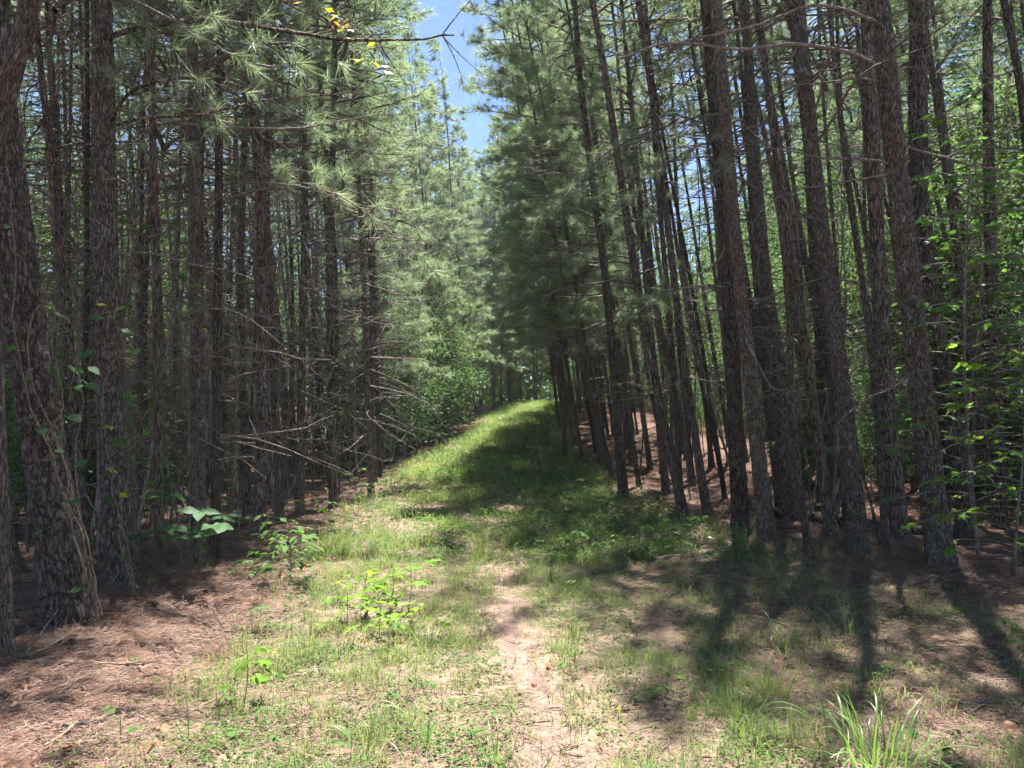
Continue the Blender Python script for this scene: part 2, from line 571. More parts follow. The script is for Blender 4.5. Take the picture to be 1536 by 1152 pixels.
def hero_trunk(r0, bend, ph, seed, nth=96, htop=7.4, dz=.017, deep=.024):
    h = np.concatenate([np.arange(-.15, htop, dz), np.linspace(htop, H, 24)[1:]])
    th = np.linspace(0, 2 * np.pi, nth, endpoint=False)
    HH, TH = np.meshgrid(h, th, indexing='ij')
    rr = trunk_r(np.clip(HH, 0, H), r0)
    # root flare lobes
    rr = rr * (1 + .10 * np.exp(-np.clip(HH, 0, 9) / .35) * np.cos(TH * 5 + ph) + .025 * np.sin(TH * 2 + HH * .8 + ph))
    nu = max(7, int(2 * np.pi * r0 / .066))
    u = TH / (2 * np.pi) * nu + .3 * np.sin(HH * 5.3 + ph) + .22 * np.sin(HH * 31 + 3 * np.sin(TH * 4)) + .12 * np.sin(HH * 67 + TH * 9)
    v = HH / .15 + .5 * np.sin(TH * 5 + 2 * np.sin(HH * 3)) + .3 * np.sin(TH * 11 + HH * 7) + .2 * np.sin(TH * 23 - HH * 13)
    e, c = worley(u % nu, v + 20, nu, seed)
    e2, c2 = worley((u * 2) % (2 * nu), v * 2.2 + 40, 2 * nu, seed + 1)
    d = np.clip(e / .22, 0, 1) ** .8 * deep + (c - .5) * deep * .8 + (.5 - (v % 1)) * deep * .5 + np.clip(e2 / .3, 0, 1) * deep * .30 - deep * .8
    fade = np.clip((htop + .3 - HH) / 1.0, 0, 1)
    rr = rr + d * fade
    sx, sy = spine(np.clip(HH, 0, H), bend, ph)
    X = sx + rr * np.cos(TH); Y = sy + rr * np.sin(TH)
    g = Geo()
    n = nth; k = len(h)
    i = np.arange(k - 1)[:, None] * n; j = np.arange(n)[None]; j2 = (j + 1) % n
    g.add(np.stack([X, Y, HH], -1).reshape(-1, 3), np.stack([i + j, i + j2, i + n + j2, i + n + j], -1).reshape(-1, 4))
    me = g.build('trunk', M['bark_hero'], True)
    at = me.attributes.new('plate', 'FLOAT', 'POINT')
    at.data.foreach_set('value', (np.clip(e / .26, 0, 1) * .85 + .15).astype(np.float32).ravel())
    return me

def mid_trunk(r0, bend, ph, seed, nth=18):
    h = np.concatenate([[-.15, 0, .08, .18, .35, .6], np.arange(.9, H, .22), [H]])
    r = np.random.default_rng(seed)
    th = np.linspace(0, 2 * np.pi, nth, endpoint=False)
    HH, TH = np.meshgrid(h, th, indexing='ij')
    rr = trunk_r(np.clip(HH, 0, H), r0) * (1 + r.normal(0, .035, HH.shape) + .06 * np.exp(-np.clip(HH, 0, 9) / .3) * np.cos(TH * 4 + ph))
    rr = rr + .01 * np.exp(-((HH * 1.7) % 1 - .5) ** 2 * 80)
    sx, sy = spine(np.clip(HH, 0, H), bend, ph)
    X = sx + rr * np.cos(TH); Y = sy + rr * np.sin(TH)
    g = Geo()
    n = nth; k = len(h)
    i = np.arange(k - 1)[:, None] * n; j = np.arange(n)[None]; j2 = (j + 1) % n
    g.add(np.stack([X, Y, HH], -1).reshape(-1, 3), np.stack([i + j, i + j2, i + n + j2, i + n + j], -1).reshape(-1, 4))
    return g.build('trunk', M['bark'], True)

RREF = .17
HERO = [(b, p, hero_trunk(RREF, b, p, 10 + q * 7)) for q, (b, p) in enumerate([(.18, .4), (.30, 2.2), (.12, 4.0)])]
MID = [(b, p, mid_trunk(RREF, b, p, 50 + q)) for q, (b, p) in enumerate([(.26, .2), (.5, 1.1), (.2, 2.3), (.7, 3.3), (.38, 4.4), (.6, 5.5)])]

# ------------------------------------------------------------ needles and limbs
def curve_limb(L_, rise, droop, n=8, side=.12, seed=None):
    t = np.linspace(0, 1, n)
    p1, p2 = R.uniform(0, 6.3, 2)
    x = L_ * t
    y = side * L_ * (np.sin(t * 3 + p1) - np.sin(p1)) + .03 * L_ * np.sin(t * 11 + p2) * t
    z = L_ * (rise * t - droop * t * t) + .025 * L_ * np.sin(t * 9 + p1) * t
    return np.stack([x, y, z], -1)

def needles_at(g, P, D, per, ln, wd, mat, spread=1.0, droop=.25):
    """sprays of long needles at points P pointing roughly along D"""
    n = len(P)
    P = np.repeat(P, per, 0)
    D = np.repeat(norm(D), per, 0)
    d = norm(D * R.uniform(.15, 1.25, (n * per, 1)) + rdir(n * per) * spread)
    d[:, 2] -= droop * R.random(n * per)
    d = norm(d)
    L_ = ln * R.uniform(.65, 1.1, n * per)
    Ms = frames(d, rdir(n * per))
    Ms = Ms * np.stack([L_, np.full(n * per, wd), np.full(n * per, 1.)], -1)[:, None, :]
    base = P - D * (R.random((n * per, 1)) * ln * .45)
    g.stamp(T_NEEDLE[0], T_NEEDLE[1], Ms, base, mat)

def rot_z(p, a):
    c, s = math.cos(a), math.sin(a)
    return np.stack([p[:, 0] * c - p[:, 1] * s, p[:, 0] * s + p[:, 1] * c, p[:, 2]], -1)

def pine_crown(h0, h1, lmax, nl, tufts, bias=0.0, per=24, bend=(.2, 0), ln=.20, wd=.0065, low_thin=.5):
    """limbs with needle sprays between heights h0 and h1; bias pushes growth toward +X"""
    g = Geo()
    P, D = [], []
    for q in range(nl):
        t = (q + R.random()) / nl
        h = h0 + (h1 - h0) * t
        a = R.uniform(0, 6.283) if R.random() > bias else R.normal(0, .8)
        L_ = lmax * np.interp(t, [0, .25, .6, 1], [.85, 1, .72, .18]) * R.uniform(.6, 1.15)
        if bias and math.cos(a) < -.2 and t < .5:
            L_ *= .5
        rise = R.uniform(.15, .55) + .35 * t
        c = curve_limb(L_, rise, R.uniform(.15, .45), 7)
        c = rot_z(c, a)
        sx, sy = spine(np.array(h), *bend)
        c = c + np.array([sx, sy, h])
        g.tube(c, np.linspace(.018 + .012 * (1 - t), .005, 7), 4, 1)
        nt_ = int(tufts * (.5 + L_ / lmax) * R.uniform(.7, 1.2) * (low_thin + (1 - low_thin) * min(1, t * 3)))
        ax = norm(c[-1] - c[0])
        for s in range(nt_):
            u = R.uniform(.3, 1.0) ** .8
            i0 = min(5, int(u * 6)); fr = u * 6 - i0
            p = c[i0] * (1 - fr) + c[i0 + 1] * fr
            side = norm(np.cross(ax, [0, 0, 1])) * R.choice([-1, 1])
            dd = norm(ax * R.uniform(.3, 1) + side * R.uniform(0, .9) + np.array([0, 0, R.uniform(-.1, .7)]))
            ll = R.uniform(.05, .45) * (1.15 - u * .6)
            tip = p + dd * ll
            if ll > .12:
                g.tube(np.stack([p, (p + tip) / 2 + [0, 0, -.02], tip]), [.005, .004, .003], 3, 1)
            P.append(tip); D.append(dd)
    needles_at(g, np.array(P), np.array(D), per, ln, wd, 0)
    return g

CROWN = {'edge': [], 'lean': [], 'inner': []}
for q in range(4):
    b, p, _ = MID[q]
    CROWN['edge'].append(pine_crown(5.0, 16.1, 1.45, 64, 9, .15, 30, (b, p), wd=.0085, ln=.21).build('crown', [M['needle'], M['deadwood']]))
    CROWN['lean'].append(pine_crown(5.2, 16.1, 1.9, 58, 9, .35, 30, (b, p), wd=.0085, ln=.21).build('crown', [M['needle'], M['deadwood']]))
CROWN['bushy'] = []; CROWN['drape'] = []
for q in range(3):
    b, p, _ = MID[q]
    CROWN['bushy'].append(pine_crown(2.4, 16.1, 1.5, 90, 11, .2, 32, (b, p), wd=.011, ln=.23, low_thin=.9).build('crown', [M['needle'], M['deadwood']]))
    CROWN['drape'].append(pine_crown(3.4, 16.1, 1.65, 78, 11, .3, 32, (b, p), wd=.010, ln=.23, low_thin=.9).build('crown', [M['needle'], M['deadwood']]))
for q in range(3):
    b, p, _ = MID[q]
    CROWN['inner'].append(pine_crown(8.0, 16.1, 1.6, 34, 8, 0, 24, (b, p), wd=.009, ln=.21).build('crown', [M['needle'], M['deadwood']]))

def dead_branch(L_, rise, droop, ntw):
    g = Geo()
    c = curve_limb(L_, rise, droop, 10, .18)
    g.tube(c, np.linspace(.014, .0035, 10) * (.6 + .4 * L_), 5)
    def twig(c, u, tl, r, dep):
        n = len(c) - 1
        i0 = min(n - 1, int(u * n)); fr = u * n - i0
        p = c[i0] * (1 - fr) + c[i0 + 1] * fr
        ax = norm(c[i0 + 1] - c[i0])
        sd = norm(np.cross(ax, rdir(1)[0]))
        d = norm(ax * R.uniform(.35, .9) + sd)
        t = np.linspace(0, 1, 5)
        w1 = rdir(1)[0] * R.uniform(.1, .35) * tl
        tc = p + d * tl * t[:, None] + w1 * (t[:, None] ** 2) + np.array([0, 0, -.15]) * tl * t[:, None] ** 2
        g.tube(tc, np.linspace(r, r * .4, 5), 3)
        if dep:
            for _ in range(R.integers(0, 3)):
                twig(tc, R.uniform(.3, .95), tl * R.uniform(.25, .5), r * .6, 0)
    for _ in range(ntw):
        twig(c, R.uniform(.2, .98), L_ * R.uniform(.12, .38), .0045, 1)
    return g.build('branch', M['deadwood'])

DEAD = [dead_branch(*a) for a in [(1.5, .25, .35, 6), (1.9, .1, .25, 8), (1.2, .4, .6, 5), (2.3, .2, .15, 10), (.9, .1, .1, 3), (.5, .2, 0, 1), (1.7, -.05, .2, 7), (2.0, .45, .7, 9)]]

def live_branch(L_, rise, droop, nt_, per=70):
    """bough with clearly visible long-needled sprays"""
    g = Geo()
    c = curve_limb(L_, rise, droop, 10, .15)
    g.tube(c, np.linspace(.016, .005, 10), 5, 1)
    P, D = [c[-1]], [norm(c[-1] - c[-2])]
    for _ in range(nt_):
        u = R.uniform(.35, 1)
        i0 = min(8, int(u * 9)); fr = u * 9 - i0
        p = c[i0] * (1 - fr) + c[i0 + 1] * fr
        ax = norm(c[i0 + 1] - c[i0])
        d = norm(ax * .7 + norm(np.cross(ax, [0, 0, 1])) * R.choice([-1, 1]) * R.uniform(.3, 1) + np.array([0, 0, R.uniform(-.3, .6)]))
        ll = R.uniform(.15, .5)
        tip = p + d * ll
        g.tube(np.stack([p, (p + tip) / 2 + [0, 0, -.03], tip]), [.006, .005, .004], 4, 1)
        P.append(tip); D.append(d)
    gn = Geo()
    needles_at(gn, np.array(P), np.array(D), per, .21, .0042, 0, .8, .35)
    return g.build('bough', [M['needle'], M['deadwood']]), gn.build('needles', M['needle'])

LIVE = [live_branch(*a) for a in [(1.8, .3, .5, 7), (2.3, .1, .3, 10), (1.4, .35, .6, 6), (2.6, .25, .5, 12)]]

def twig_set(bend, h0, h1, step):
    """fine dead branches of one distant trunk, too small to pick apart"""
    g = Geo()
    h = h0
    while h < h1:
        for _ in range(R.integers(1, 4)):
            L_ = .12 + 1.5 * R.random() ** 1.5
            c = rot_z(curve_limb(L_, R.uniform(-.45, .6), R.uniform(-.2, .7), 6, .35), R.uniform(0, 6.28))
            sx, sy = spine(np.array(h), *bend)
            c = c + np.array([sx, sy, h + R.uniform(-.15, .15)])
            g.tube(c, np.linspace(R.uniform(.008, .016), .003, 6), 4)
            for _ in range(3):
                p = c[R.integers(2, 6)]
                g.tube(np.stack([p, p + rdir(1)[0] * L_ * .3]), [.005, .003], 3)
        h += step * R.uniform(.7, 1.3)
    return g.build('dead_twigs', M['deadwood'])

TWIGS = [twig_set((MID[q][0], MID[q][1]), 1.0, 9.0, .25) for q in range(6)]
TWIGS_SPARSE = [twig_set((MID[q][0], MID[q][1]), 2.2, 9.0, .8) for q in range(6)]

# ------------------------------------------------------------ pines
PLACED = []
def tilt_rot(tx, ty, spin):
    q = Vector((0, 0, 1)).rotation_difference(Vector((tx, ty, 1)).normalized())
    return (q @ Quaternion((0, 0, 1), spin)).to_euler()

def pine(base, r, tilt, label, group=None, hero=None, mid=None, crown=None, crown_z=0, nbranch=0, twigs=True, spin=None, hs=1.0, blow=1.6, bhigh=8.0, live=0, face=None, cscale=1.0):
    spin = R.uniform(0, 6.28) if spin is None else spin
    t = thing('pine_tree', label, 'pine tree', base, tilt_rot(tilt[0], tilt[1], spin), group)
    k = r / RREF
    src = HERO[hero] if hero is not None else MID[mid]
    obj('trunk', src[2], t, scl=(k, k, hs))
    bd = (src[0], src[1])
    if crown:
        kind, q = crown
        cs = R.uniform(.88, 1.12) * cscale
        obj('crown', CROWN[kind][q], t, loc=(0, 0, crown_z), rot=(0, 0, 0 if face is None else face - spin), scl=(cs, cs, hs))
    for kk in range(nbranch):
        h = blow + (bhigh - blow) * (kk + R.random()) / nbranch
        a = R.uniform(0, 6.283)
        sx, sy = spine(np.array(h), *bd)
        rr = float(trunk_r(h, r)) * .6
        sc = R.uniform(.25, 1.1) * (.55 if h < 2.4 else 1)
        obj('branch', DEAD[R.integers(len(DEAD))], t, (sx * k + rr * math.cos(a), sy * k + rr * math.sin(a), h), (R.uniform(-2, 2), R.uniform(-.55, .45), a), sc)
    for kk in range(live):
        h = R.uniform(3.2, 7.0)
        a = (face - spin if face is not None else 0) + R.normal(0, .7)
        sx, sy = spine(np.array(h), *bd)
        lv = LIVE[R.integers(len(LIVE))]
        bo = obj('bough', lv[0], t, (sx * k, sy * k, h), (R.uniform(-.4, .4), R.uniform(-.15, .25), a), R.uniform(.8, 1.1))
        tag(obj('needles', lv[1], bo), None, None, kind='stuff')
    if twigs and hero is None:
        tag(obj('dead_twigs', (TWIGS if base[0] < 0 else TWIGS_SPARSE)[mid], t, scl=(1, 1, hs)), None, None, kind='stuff')
    PLACED.append((base[0], base[1], r))
    return t

def hero_pine(bx, by, tx, ty, wpx, label, **kw):
    """pine whose foot and a higher point of its trunk are known in the photo"""
    b = ground_at(bx, by)
    p = at_depth(tx, ty, b.y)
    r = wpx * b.y / F / 2 * (.66 if kw.get('hero') is not None else .8)
    d = p - b
    tilt = (d.x / d.z, kw.pop('ty_', 0.0))
    return pine((b.x, b.y, b.z), r, tilt, label, **kw)

HEROES = {}
HEROES['R1'] = hero_pine(1412, 848, 1322, 0, 50, 'thick plated pine leaning over the trail with long pale bare limbs', hero=0, crown=('inner', 0), nbranch=10, spin=1.0, blow=5.2, bhigh=9, face=math.pi, cscale=1.1)
hero_pine(1290, 834, 1190, 0, 37, 'plated pine standing on the trail side of the thick pine with pale limbs', hero=1, crown=('inner', 1), nbranch=12, spin=2.0, blow=3.6, cscale=1.1)
hero_pine(1352, 815, 1302, 0, 30, 'dark pine just behind the thick pine with pale limbs', mid=0, crown=('inner', 2), nbranch=8, blow=3, cscale=1.1)
hero_pine(1395, 790, 1362, 0, 27, 'pine hidden low down behind the thick pine with pale limbs', mid=2, crown=('inner', 0), nbranch=8, blow=3, cscale=1.1)
hero_pine(1150, 804, 1076, 0, 31, 'pine rising beside the long-bladed weed at the trail edge', hero=2, crown=('inner', 0), nbranch=14, face=math.pi, blow=2.6, live=1)
hero_pine(1112, 790, 1030, 0, 29, 'pine with a pale patch of bark beside the fallen crooked stick', mid=1, crown=('inner', 1), nbranch=14, face=math.pi, blow=2.6, live=1)
hero_pine(1188, 781, 1112, 0, 31, 'pine with a broad sunlit foot beside the half-buried log', hero=1, crown=('inner', 1), nbranch=10, spin=4, blow=3)
hero_pine(1213, 826, 1120, 0, 13, 'thin dark pine with a mossy foot in front of the half-buried log', mid=3, nbranch=5, hs=.6)
hero_pine(1330, 834, 1255, 0, 14, 'thin black pine stem between two thick plated pines', mid=4, nbranch=6, hs=.65)
hero_pine(1250, 770, 1165, 0, 17, 'slim wavy pine rising behind the half-buried log', mid=3, crown=('inner', 2), nbranch=8)
hero_pine(1026, 775, 905, 120, 17, 'slim pine leaning far over the leafy bush at the trail edge', mid=4, crown=('inner', 1), nbranch=10, face=math.pi, cscale=.7)
hero_pine(1062, 776, 965, 60, 15, 'slim dark pine rising beside the pale blue-green weed', mid=0, crown=('inner', 2), nbranch=8, face=math.pi, cscale=.7)
hero_pine(936, 746, 855, 120, 17, 'slim pine beside the dark grass where the trail begins to climb', mid=1, crown=('inner', 0), nbranch=8, face=math.pi, cscale=.7)
hero_pine(1450, 800, 1432, 0, 26, 'pine with sun-bleached bark among the maple leaves', mid=5, crown=('inner', 0), nbranch=10, blow=3)
hero_pine(1500, 790, 1478, 0, 24, 'dark straight pine among the maple leaves', mid=2, crown=('inner', 1), nbranch=10, blow=3)

HEROES['L1'] = hero_pine(103, 932, 8, 120, 84, 'thickest pine, leaning away from the trail, deeply furrowed and wrapped in vines', hero=2, crown=('lean', 2), nbranch=7, spin=.6, blow=4, face=0, live=1, cscale=1.15)
HEROES['L2'] = hero_pine(182, 880, 150, 0, 52, 'thick plated pine with vine leaves, beside the thickest pine', hero=0, crown=('lean', 3), nbranch=16, spin=3.0, blow=2.6, face=0, live=1, cscale=1.15)
HEROES['L3'] = hero_pine(133, 868, 98, 470, 17, 'thin sun-bleached pine stem between the two thickest pines', mid=2, nbranch=6, hs=.6)
hero_pine(4, 992, -8, 500, 36, 'grey pine stem standing in front of the thickest pine', hero=1, nbranch=3, hs=.9, blow=4)
hero_pine(-215, 1005, 96, 0, 44, 'scaly pine crossing in front of the thickest pine at a steep slant', hero=0, crown=('lean', 1), nbranch=3, blow=6, spin=2, twigs=False, ty_=-.06, face=0)
hero_pine(30, 860, -5, 720, 16, 'thin pale slanting pine stem behind the thickest pine', mid=3, nbranch=2, hs=.5)
hero_pine(240, 868, 226, 0, 16, 'dark pine one step past the thick plated pine with vine leaves', mid=1, crown=('inner', 0), nbranch=14, live=2, face=0, cscale=1.15)
hero_pine(298, 852, 284, 0, 29, 'dark furrowed pine behind the broad-leaved sapling', hero=1, crown=('lean', 0), nbranch=16, blow=2.4, face=0, live=1, cscale=1.15)
hero_pine(322, 842, 335, 0, 17, 'pine pressed against the furrowed pine behind the broad-leaved sapling', mid=0, crown=('inner', 1), nbranch=12, cscale=1.15)
hero_pine(388, 804, 380, 0, 22, 'dark pine behind the low leafy bush', mid=4, crown=('edge', 1), nbranch=16, blow=2.2, face=0, live=1, cscale=1.15)
hero_pine(418, 784, 432, 0, 14, 'slim pine with a sunlit streak behind the low leafy bush', mid=5, crown=('edge', 2), nbranch=6, blow=3.4, face=0, live=1, cscale=1.15)
hero_pine(450, 776, 462, 0, 14, 'slim upright pine two steps past the low leafy bush', mid=2, crown=('edge', 3), nbranch=6, blow=3.4, face=0, live=1, cscale=1.15)
hero_pine(500, 764, 498, 0, 15, 'slim pine beside the shaded trailside weeds', mid=1, crown=('edge', 0), nbranch=3, blow=4.0, face=0, live=1, cscale=1.15)
hero_pine(557, 747, 545, 440, 11, 'thin pale pine pole standing alone at the trail edge', mid=2, crown=('edge', 1), nbranch=3, blow=4.0, face=0)

def free(x, y, d):
    return all((x - a) ** 2 + (y - b) ** 2 > d * d for a, b, _ in PLACED)

ORD = 'first second third fourth fifth sixth seventh eighth ninth tenth eleventh twelfth thirteenth fourteenth fifteenth sixteenth seventeenth eighteenth nineteenth twentieth'.split()
TENS = {2: 'twenty', 3: 'thirty', 4: 'forty', 5: 'fifty'}
def ordinal(n):
    return ORD[n - 1] if n <= 20 else (TENS[n // 10] + '-' + ORD[n % 10 - 1] if n % 10 else TENS[n // 10][:-1] + 'ieth')
ROWS = ['trail-edge', 'second', 'third', 'fourth', 'fifth', 'sixth', 'seventh', 'eighth', 'ninth']
def girth(r):
    return 'thin' if r < .045 else ('slim' if r < .058 else 'sturdy')

for k in range(9):
    y = 5.0 + R.random(); num = 0
    while y < 56:
        x = float(np.interp(y, LY, LX)) - .15 - 1.3 * k + R.normal(0, .25) - float(np.interp(y, [16, 21, 33, 40], [0, .6, .6, .0]))
        yy = y + R.normal(0, .25)
        if yy > 3.5 and abs(x) < .72 * yy + 1.0 and free(x, yy, .6) and (k < 6 or yy < 22) and (k < 3 or yy < 36 or yy > 45):
            edge = k == 0
            near_ = yy < 11.5
            mid = int(R.integers(6))
            cr = (('bushy', int(R.integers(3))) if yy > 19 else ('edge', int(R.integers(4)))) if edge or (k == 1 and yy > 26) or yy > 45 else ('inner', int(R.integers(3)))
            far = yy > 34
            num += 1; rr_ = R.uniform(.03, .066) if k else R.uniform(.04, .072)
            pine((x, yy, float(hz(x, yy))), rr_, (R.normal(-.005, .026) - (.085 if yy > 17 and yy < 40 else .01), R.normal(0, .02)), f'{girth(rr_)} upright pine, {ordinal(num)} along the {ROWS[k]} row of the dark crowded stand',
                 'pines at the top of the trail' if far else 'pines of the dark stand', mid=mid, crown=cr, nbranch=9 if near_ else 0, face=0, hs=R.uniform(.85, 1.08), cscale=1.2 if yy < 13 else 1.05, live=1 if edge and yy < 20 else 0)
        y += R.uniform(1.1, 1.9) * (1 if yy < 22 else 1.5)
for k in range(7):
    y = 6.5 + R.random(); num = 0
    while y < 56:
        x = float(np.interp(y, RY, RX)) + .2 + 1.35 * k + R.normal(0, .28)
        yy = y + R.normal(0, .25)
        if abs(x) < .72 * yy + 1.0 and free(x, yy, .5) and (yy > 10 or x > 6.4) and (k < 4 or yy < 22) and (k < 3 or yy < 34):
            edge = k == 0 and yy > 14.5
            near_ = yy < 13
            mid = int(R.integers(6))
            cr = ('drape', int(R.integers(3))) if edge or (k == 1 and yy > 20) else ('inner', int(R.integers(3)))
            far = yy > 34
            num += 1; rr_ = R.uniform(.034, .07)
            pine((x, yy, float(hz(x, yy))), rr_, (R.normal(-.13 if 14 < yy < 34 else -.085, .03), R.normal(0, .025)), f'{girth(rr_)} leaning pine, {ordinal(num)} along the {ROWS[k]} row of the stand before the maples',
                 'pines at the top of the trail' if far else 'leaning pines before the maples', mid=mid, crown=cr, nbranch=5 if near_ else 0, face=math.pi, hs=R.uniform(.88, 1.02) if edge else R.uniform(.85, 1.05), cscale=.8 if k == 0 and yy < 17 else ((1.1 if x < 6.3 else .8) if yy < 15 else 1.0), live=2 if k == 0 and 10 < yy < 21 else 0)
        y += R.uniform(.85, 1.5) * (1 if yy < 30 else 1.4) * (1 if k < 3 else 1.3)

# ------------------------------------------------------------ broadleaf trees and bushes
def hardwood(h, rx, h0, nclump, per, leaf, seed, trunk_rad=.09):
    g = Geo(); tr = Geo()
    zs = np.linspace(-.1, h * .95, 12)
    p = R.uniform(0, 6.28)
    sp = np.stack([.12 * np.sin(zs * .9 + p) - .12 * math.sin(p), .12 * np.sin(zs * .7 + p * 2) - .12 * math.sin(2 * p), zs], -1)
    tr.tube(sp, np.interp(zs / h, [0, .05, 1], [1.35, 1, .15]) * trunk_rad, 10)
    C, S = [], []
    for q in range(nclump):
        t = (q + R.random()) / nclump
        z = h0 + (h - h0) * t
        rr = rx * math.sqrt(max(.05, 1 - (2 * t - .95) ** 2)) * R.uniform(.35, 1.0)
        a = R.uniform(0, 6.283)
        i0 = int(np.argmin(abs(zs - z + .5)))
        c = np.array([rr * math.cos(a), rr * math.sin(a), z + R.normal(0, .2)])
        b0 = sp[i0]
        mid_ = (b0 + c) / 2 + rdir(1)[0] * .12 + [0, 0, .1]
        g.tube(np.stack([b0, mid_, c]), [.018, .012, .005], 4, 1)
        C.append(c); S.append(R.uniform(.28, .6))
    C = np.repeat(np.array(C), per, 0); S = np.repeat(np.array(S), per)
    n = len(C)
    off = R.normal(size=(n, 3)) * S[:, None] * np.array([.8, .8, .35])
    d = norm(off + rdir(n) * .6 + [0, 0, -.1])
    up = norm(rdir(n) * .75 + [0, 0, 1.0])
    ll = leaf * R.uniform(.6, 1.2, n)
    Ms = frames(d, up) * np.stack([ll, ll * .62, ll], -1)[:, None, :]
    g.stamp(T_DIAMOND[0], T_DIAMOND[1], Ms, C + off, 0)
    return tr.build('trunk', M['greybark'], True), g.build('crown', [M['leaf'], M['greybark']])

HW = [hardwood(11, 2.6, 1.6, 90, 110, .13, 1), hardwood(13, 3.0, 2.2, 100, 110, .14, 2), hardwood(8, 2.0, .8, 70, 110, .115, 3), hardwood(14, 2.4, 4.0, 80, 120, .13, 4)]
BUSH = [hardwood(3.6, 1.3, .4, 60, 90, .105, 5, .03), hardwood(2.4, 1.0, .2, 40, 80, .09, 6, .022), hardwood(5.5, 1.6, .8, 80, 100, .115, 7, .045)]

def broadleaf(src, x, y, sc, label, cat, name, group=None):
    t = thing(name, label, cat, (x, y, float(hz(x, y))), (R.normal(0, .03), R.normal(0, .03), R.uniform(0, 6.28)), group)
    t.scale = (sc, sc, sc * R.uniform(.9, 1.1))
    obj('trunk', src[0], t); obj('crown', src[1], t)
    return t

n_ = 0
TIERS = [(7.6, BUSH, 2, 1.1, 'low leafy tree at the front of the sunlit woods beyond the leaning pines', 'front trees of the sunlit woods'), (10.2, HW, 2, 1.0, 'mid-height broadleaf tree in the sunlit woods beyond the leaning pines', 'middle trees of the sunlit woods'),
         (13.4, HW, 0, 1.1, 'broadleaf tree in the taller rank of the sunlit woods beyond the leaning pines', 'taller trees of the sunlit woods'), (17.5, HW, 1, 1.5, 'tallest rank of broadleaf trees at the back of the sunlit woods', 'back trees of the sunlit woods')]
for dx, src, q, sc_, lab, grp in TIERS:
    y = 9.0
    while y < 56:
        x = float(np.interp(y, RY, RX)) + dx - (2.0 if y > 32 else 0) + R.normal(0, .6)
        if x < .74 * y + 3:
            broadleaf(src[q], x, y, sc_ * R.uniform(.85, 1.15), lab, 'tree', 'maple_tree', grp)
        y += R.uniform(1.9, 2.9) * (1.0 if y < 30 else 1.5)
for y in np.arange(12, 48, 3.8):                       # and beyond the left-hand stand
    for dx in (13.5, 17.5, 21.5):
        x = float(np.interp(y, LY, LX)) - dx + R.normal(0, .8)
        if -x < .78 * y + 4:
            broadleaf(HW[int(R.integers(4))], x, y + R.normal(0, .8), R.uniform(.85, 1.15), 'broadleaf tree glimpsed beyond the dark crowded stand', 'tree', 'sweetgum_tree', 'broadleaf trees beyond the dark stand')
for x, y, s, q in [(-1, 64, 1.1, 1), (4, 68, 1.2, 1), (9, 70, 1.1, 0), (-6, 60, 1.1, 1), (-11, 56, 1.1, 0), (14, 62, 1.1, 1), (-16, 58, 1.2, 1), (19, 60, 1.1, 0), (5, 60, .6, 2), (8, 62, .6, 2), (2, 58, .5, 2), (11, 64, .7, 2), (0, 56, .55, 2)]:
    broadleaf(HW[q], x, y, s, 'broadleaf tree closing the view where the trail vanishes', 'tree', 'broadleaf_tree', 'broadleaf trees past the top of the trail')
for px, py, d, s, q, lab in [
    (560, 715, 19, .8, 1, 'low bush beside the thin pale pine pole'), (585, 702, 20.5, 1.0, 0, 'first leafy bush past the thin pale pine pole'), (600, 694, 22, 1.1, 2, 'tall leafy bush behind the first bush past the pale pole'),
    (622, 686, 23.5, 1.15, 0, 'second leafy bush past the thin pale pine pole'), (640, 680, 25, 1.15, 2, 'bright tall bush midway along the bend of the trail'), (655, 672, 27, 1.25, 0, 'rounded bush midway along the bend of the trail'),
    (672, 665, 28.5, 1.25, 2, 'tall sunlit bush near the end of the bushes at the bend'), (690, 660, 30, 1.2, 0, 'bright bush second from last at the bend of the trail'), (706, 654, 31.5, 1.0, 2, 'last bright bush at the bend, before the bare pine trunks'), (664, 668, 30, 1.5, 2, 'tallest bush set back behind the sunlit bushes at the bend')]:
    p = at_depth(px, py, d)
    broadleaf(BUSH[q], p.x - .75, d, s * (.75 if q == 2 else .9), lab, 'bush', 'broadleaf_bush', 'bushes at the bend of the trail')
p = ground_at(826, 606)
broadleaf(BUSH[1], p.x, p.y + 1, .5, 'small bright bush on the crest of the trail', 'bush', 'broadleaf_bush')
# shaded undergrowth between the trunks
for _ in range(24):
    y = R.uniform(38, 60); x = float(np.interp(y, RY, RX)) + (R.uniform(.5, 9) if y < 50 else R.uniform(-6, 8))
    broadleaf(BUSH[int(R.integers(2))], x, y, R.uniform(.7, 1.2), 'shaded leafy shrub growing among the pine trunks', 'shrub', 'understory_shrub', 'shrubs among the trunks')
for _ in range(95):
    y = R.uniform(10.5, 34); s_ = R.choice([-1, -1, 1])
    x = (float(np.interp(y, RY, RX)) + R.uniform(3.5, 11)) if s_ > 0 else (float(np.interp(y, LY, LX)) - R.uniform(2, 12))
    if abs(x) < .75 * y:
        broadleaf(BUSH[int(R.integers(2))], x, y, R.uniform(.4, .85), 'shaded leafy shrub growing among the pine trunks', 'shrub', 'understory_shrub', 'shrubs among the trunks')

